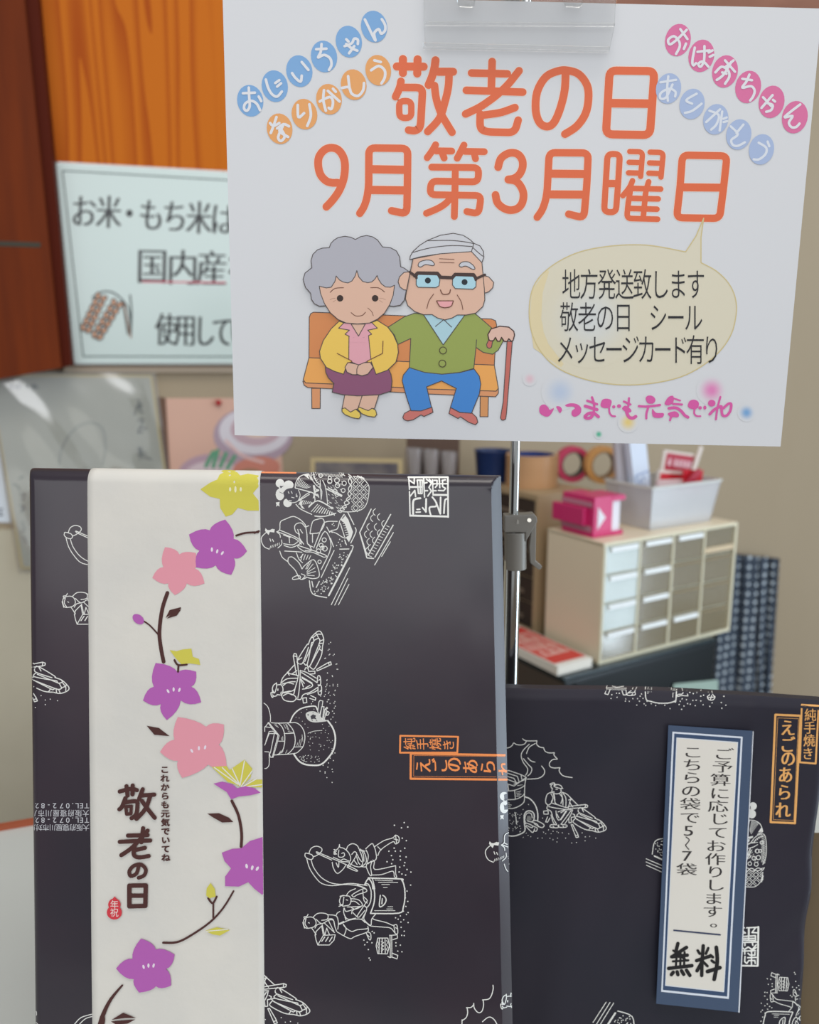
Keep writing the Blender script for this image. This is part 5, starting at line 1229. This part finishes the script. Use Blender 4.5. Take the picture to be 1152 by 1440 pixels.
A.st(DBR, 17, "456,1103 405,1165 370,1235 352,1300", taper=(.5, 1.4)); A.st(DBR, 14, "352,1285 365,1240 372,1260 362,1300"); A.fill(DBR, "408,1258 460,1226 518,1250 470,1250", "405,1265 515,1256 480,1275 430,1280")
A.st(DBR, 19, "445,232 495,220 522,226", "475,208 480,250", "503,205 502,245", "470,262 455,300 443,312", "465,282 518,276 524,300 518,335 498,352", "548,222 532,265", "545,250 600,246", "582,252 560,310 520,355", "545,275 570,310 602,350", "550,397 542,460", "482,430 570,428", "445,458 582,452", "570,408 505,480 452,518", "558,485 510,497", "512,480 508,515 530,528 575,522")
A.st(DBR, 15, "472,300 497,298 495,332 476,334 472,302", sm=0); A.st(DBR, 17, "530,566 520,600 495,612 488,590 508,566 540,560 562,582 555,608 530,620"); A.st(DBR, 20, "488,655 562,654 560,746 488,748 488,655", "490,700 560,700", sm=0)
A.txt(DBR, 'これからも元気でいてね', (647, 134), (652, 530), 38, 33, b=1.3)
RD = (204, 62, 72); A.ell(RD, 421, 740, 28, 28); A.ell(RD, 421, 775, 34, 32); A.fill(RD, "412,715 422,703 432,715"); A.flush()
A.txt((232, 220, 214), '年祝', [(421, 740), (421, 776)], None, 36, 38)
A.build('band_print', PRS, sa)

# ================================================================== paper bag at the right
GN = Vector((0, -math.cos(math.radians(9)), math.sin(math.radians(9))))
G0 = at_y(900, 974, .440)
def gp(x, y, out=0): return on_plane(x, y, G0, GN) + GN * out
LE = [(686, 967), (684, 1640)]
TE = [(686, 967.5), (760, 969), (850, 970.5), (950, 974), (1060, 979), (1110, 982.5), (1158, 986)]
RE = [(986, 1166), (1050, 1163), (1100, 1158), (1160, 1149), (1200, 1145), (1250, 1142.5), (1290, 1138), (1330, 1134), (1370, 1130.5), (1440, 1129), (1640, 1124)]
def lerp(tab, v):
    for (a, b), (c, d) in zip(tab, tab[1:]):
        if v <= c: return b + (d - b) * max(0, v - a) / (c - a)
    return tab[-1][1]
BG = mat('navy_bag_paper', (34, 34, 46), .5, spec=.3, k=1.0, noise=((46, 40, 52), 8.0, (1, 1, 1), .8), bump=(30, .2))
bag = thing('wrapped_packet', 'flat dark navy wrapped packet with white label, standing right of the large gift box', 'packet', gp(900, 1640))
YB = 1300.0
while gp(900, YB).z - .009 * GN.z > CZ + .0003: YB += .5
V = []; Fc = []; n1, n2 = 70, 60
for j in range(n2 + 1):
    t = j / n2; 
    for i in range(n1 + 1):
        s_ = i / n1
        yt = lerp(TE, 686 + (1158 - 686) * s_); y = yt + (YB - yt) * t
        xr = lerp(RE, y); x = 686 + (xr - 686) * s_
        wv = .0007 * math.sin(9 * s_ + 5 * t) * math.sin(7 * t + 2) + .0005 * math.sin(31 * s_ * t + 9 * s_) + .0006 * math.exp(-((x - 1062 + (y - 975) * .12) / 9) ** 2) * math.exp(-(y - 975) / 60)
        if s_ > .8: wv += .0007 * math.sin(24 * t + 14 * s_) * (s_ - .8) * 5
        e_ = min((1 - s_) * 473, (y - yt) * 1.0); wv -= .0022 * max(0, 1 - e_ / 5) ** 2
        V.append(gp(x, y, wv))
for j in range(n2):
    for i in range(n1): q = j * (n1 + 1) + i; Fc.append((q, q + n1 + 1, q + n1 + 2, q + 1))
ring = list(range(n1 + 1)) + [j * (n1 + 1) + n1 for j in range(1, n2 + 1)] + [n2 * (n1 + 1) + i for i in range(n1 - 1, -1, -1)] + [j * (n1 + 1) for j in range(n2 - 1, 0, -1)]
bk = len(V)
for i in ring: V.append(V[i] - GN * .009)
for a in range(len(ring)): b = (a + 1) % len(ring); Fc.append((ring[a], ring[b], bk + b, bk + a))
Fc.append(tuple(bk + a for a in range(len(ring))))
m_ = MB().prism([gp(x, y, -.013) for x, y in ((1085, 1195), (1330, 1195), (1330, YB - 30), (1085, YB - 30))], -GN * .01).build('added_brown_board', mat('shaded_wall_olive', (104, 88, 62), .6, noise=((92, 74, 52), 8, (1, 1, 1), .7)))  # added board, its dark colour stands in for the shaded lower wall
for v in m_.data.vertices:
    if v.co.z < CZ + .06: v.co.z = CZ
tag(m_, 'added olive brown board, coloured like the shaded lower wall, behind the right edge of the flat navy packet', 'board')
bo = link('packet_paper', V, Fc, BG, bag, True); fixn(bo)
try: bo.data.set_sharp_from_angle(angle=math.radians(50))
except Exception: pass
GPROJ = mesh_proj(bo)
mk(GPROJ, 'firewood_drawing', bag, motif_man, None)
mk(GPROJ, 'stove_drawing', bag, motif_stove_half, None)
mk(GPROJ, 'baking_drawing', bag, motif_bake, sim((394, 678.6), (519, 690), (1060, 1133.6), (1056, 1247)), tray=False)
mk(GPROJ, 'seal_print', bag, motif_seal, sim((573.7, 671), (630.7, 671), (1067, 1302.7), (1066, 1358.9)))
mk(GPROJ, 'pounding_drawing', bag, motif_pound, sim((558.8, 1348), (559.5, 1315), (1085, 1368), (1083.5, 1396)))
mk(GPROJ, 'pounding_drawing', bag, motif_pound, sim((571, 1261), (558.8, 1348), (928, 990), (851, 976)))
mk(GPROJ, 'baking_drawing', bag, motif_bake, sim((439.6, 834.8), (476, 850.4), (889, 1429), (852.5, 1409)), tray=False)
A = Art(GPROJ, K, base=.00007, step=.000004); logo(A, None, (214, 158, 92)); A.build('gold_logo', PRB, bag)

# label on the packet
LC = mat('slate_blue_card', (60, 78, 106), .5, k=1.0)
LO = .0042
def lp(x, y, out=0): return gp(x, y, LO + out)
MB().prism([lp(*q) for q in ((937, 1017), (1055, 1025), (1034.5, 1417), (920, 1405))], -GN * .0006).build('label_card', LC, bag); lb = bpy.data.objects['label_card']; lb['label'] = 'tall slate blue bordered label with vertical black writing'
MB().prism([lp(*q) for q in ((1054, 1025.5), (1055.8, 1025.6), (1036.2, 1417.5), (1034, 1417))], -GN * .0014).build('white_edge', mat('white_card_edge', (214, 218, 226), .5, k=1.1), lb)
A = Art(plane_proj(gp(1000, 1200, LO), GN), K, base=.0001, step=.00003)
Wt = (200, 206, 216); NV = (52, 70, 99); PAP = (206, 202, 194)
A.fill(Wt, "945.8,1028.8 1044.7,1036 1025.2,1404.8 930,1394.7"); A.fill(NV, "948.4,1031.5 1042,1038.3 1022.8,1401.5 932.4,1392")
A.fill(Wt, "951.5,1037 1038.2,1043.5 1018.6,1395.3 935.5,1386.3"); A.fill(PAP, "952.5,1038 1037.2,1044.4 1017.7,1394.2 936.5,1385.3")
A.T = (0, 0, 1); INK2 = (52, 48, 48)
c1 = [(1018, 1060.5), (1016.5, 1078.5), (1013.5, 1097), (1012.5, 1116), (1010, 1134), (1012, 1152), (1010, 1171), (1007, 1190), (1006, 1208.5), (1006.5, 1226.5), (1006, 1245), (1003.5, 1264), (1002.5, 1282), (1013, 1297)]
A.txt(INK2, 'ご予算に応じてお作りします。', c1, None, 28.5, 17.2, skew=.03, thin=.008, bx=.5)
c2 = [(974.5, 1058), (974, 1076), (973, 1094), (972, 1112.5), (971, 1131), (970.5, 1150), (968.5, 1168), (967.5, 1186), (966.5, 1203.5), (966, 1223)]
A.txt(INK2, 'こちらの袋で', c2[:6], None, 28.5, 17.2, skew=.03, thin=.008, bx=.5); A.txt(INK2, '5', [c2[6]], None, 23, 14.5, thin=.008, bx=.4); A.txt(INK2, '7', [c2[8]], None, 22, 14.5, thin=.008, bx=.4); A.txt(INK2, '袋', [c2[9]], None, 28.5, 17.2, skew=.03, thin=.008, bx=.5)
A.st(INK2, 1.4, "965,1177 969.5,1181 966.5,1186 964.5,1189 969,1194.5")
A.st((48, 56, 84), 2.2, "948,1308.3 1013,1314.6", sm=0)
BK = (26, 24, 26); A.at(900, 1200, 4.571)
A.st(BK, 23, "245,580 232,630", "215,660 300,605", "205,665 305,655", "185,740 335,722"); A.st(BK, 14, "215,625 300,690", "238,640 232,725", "262,640 260,725", "288,635 285,722", "212,695 312,688"); A.st(BK, 23, "215,765 203,780", "240,762 245,780", "268,755 282,778", "300,752 322,785")
A.st(BK, 23, "408,595 400,700 398,785", "365,690 455,660", "398,700 368,755"); A.st(BK, 18, "372,625 385,645", "440,610 425,645", "410,700 435,725", "455,655 470,668", "462,690 478,702"); A.st(BK, 25, "492,605 498,700 478,810", "435,760 515,735")
A.build('label_print', print_mat('label_ink', .55, .3), lb)
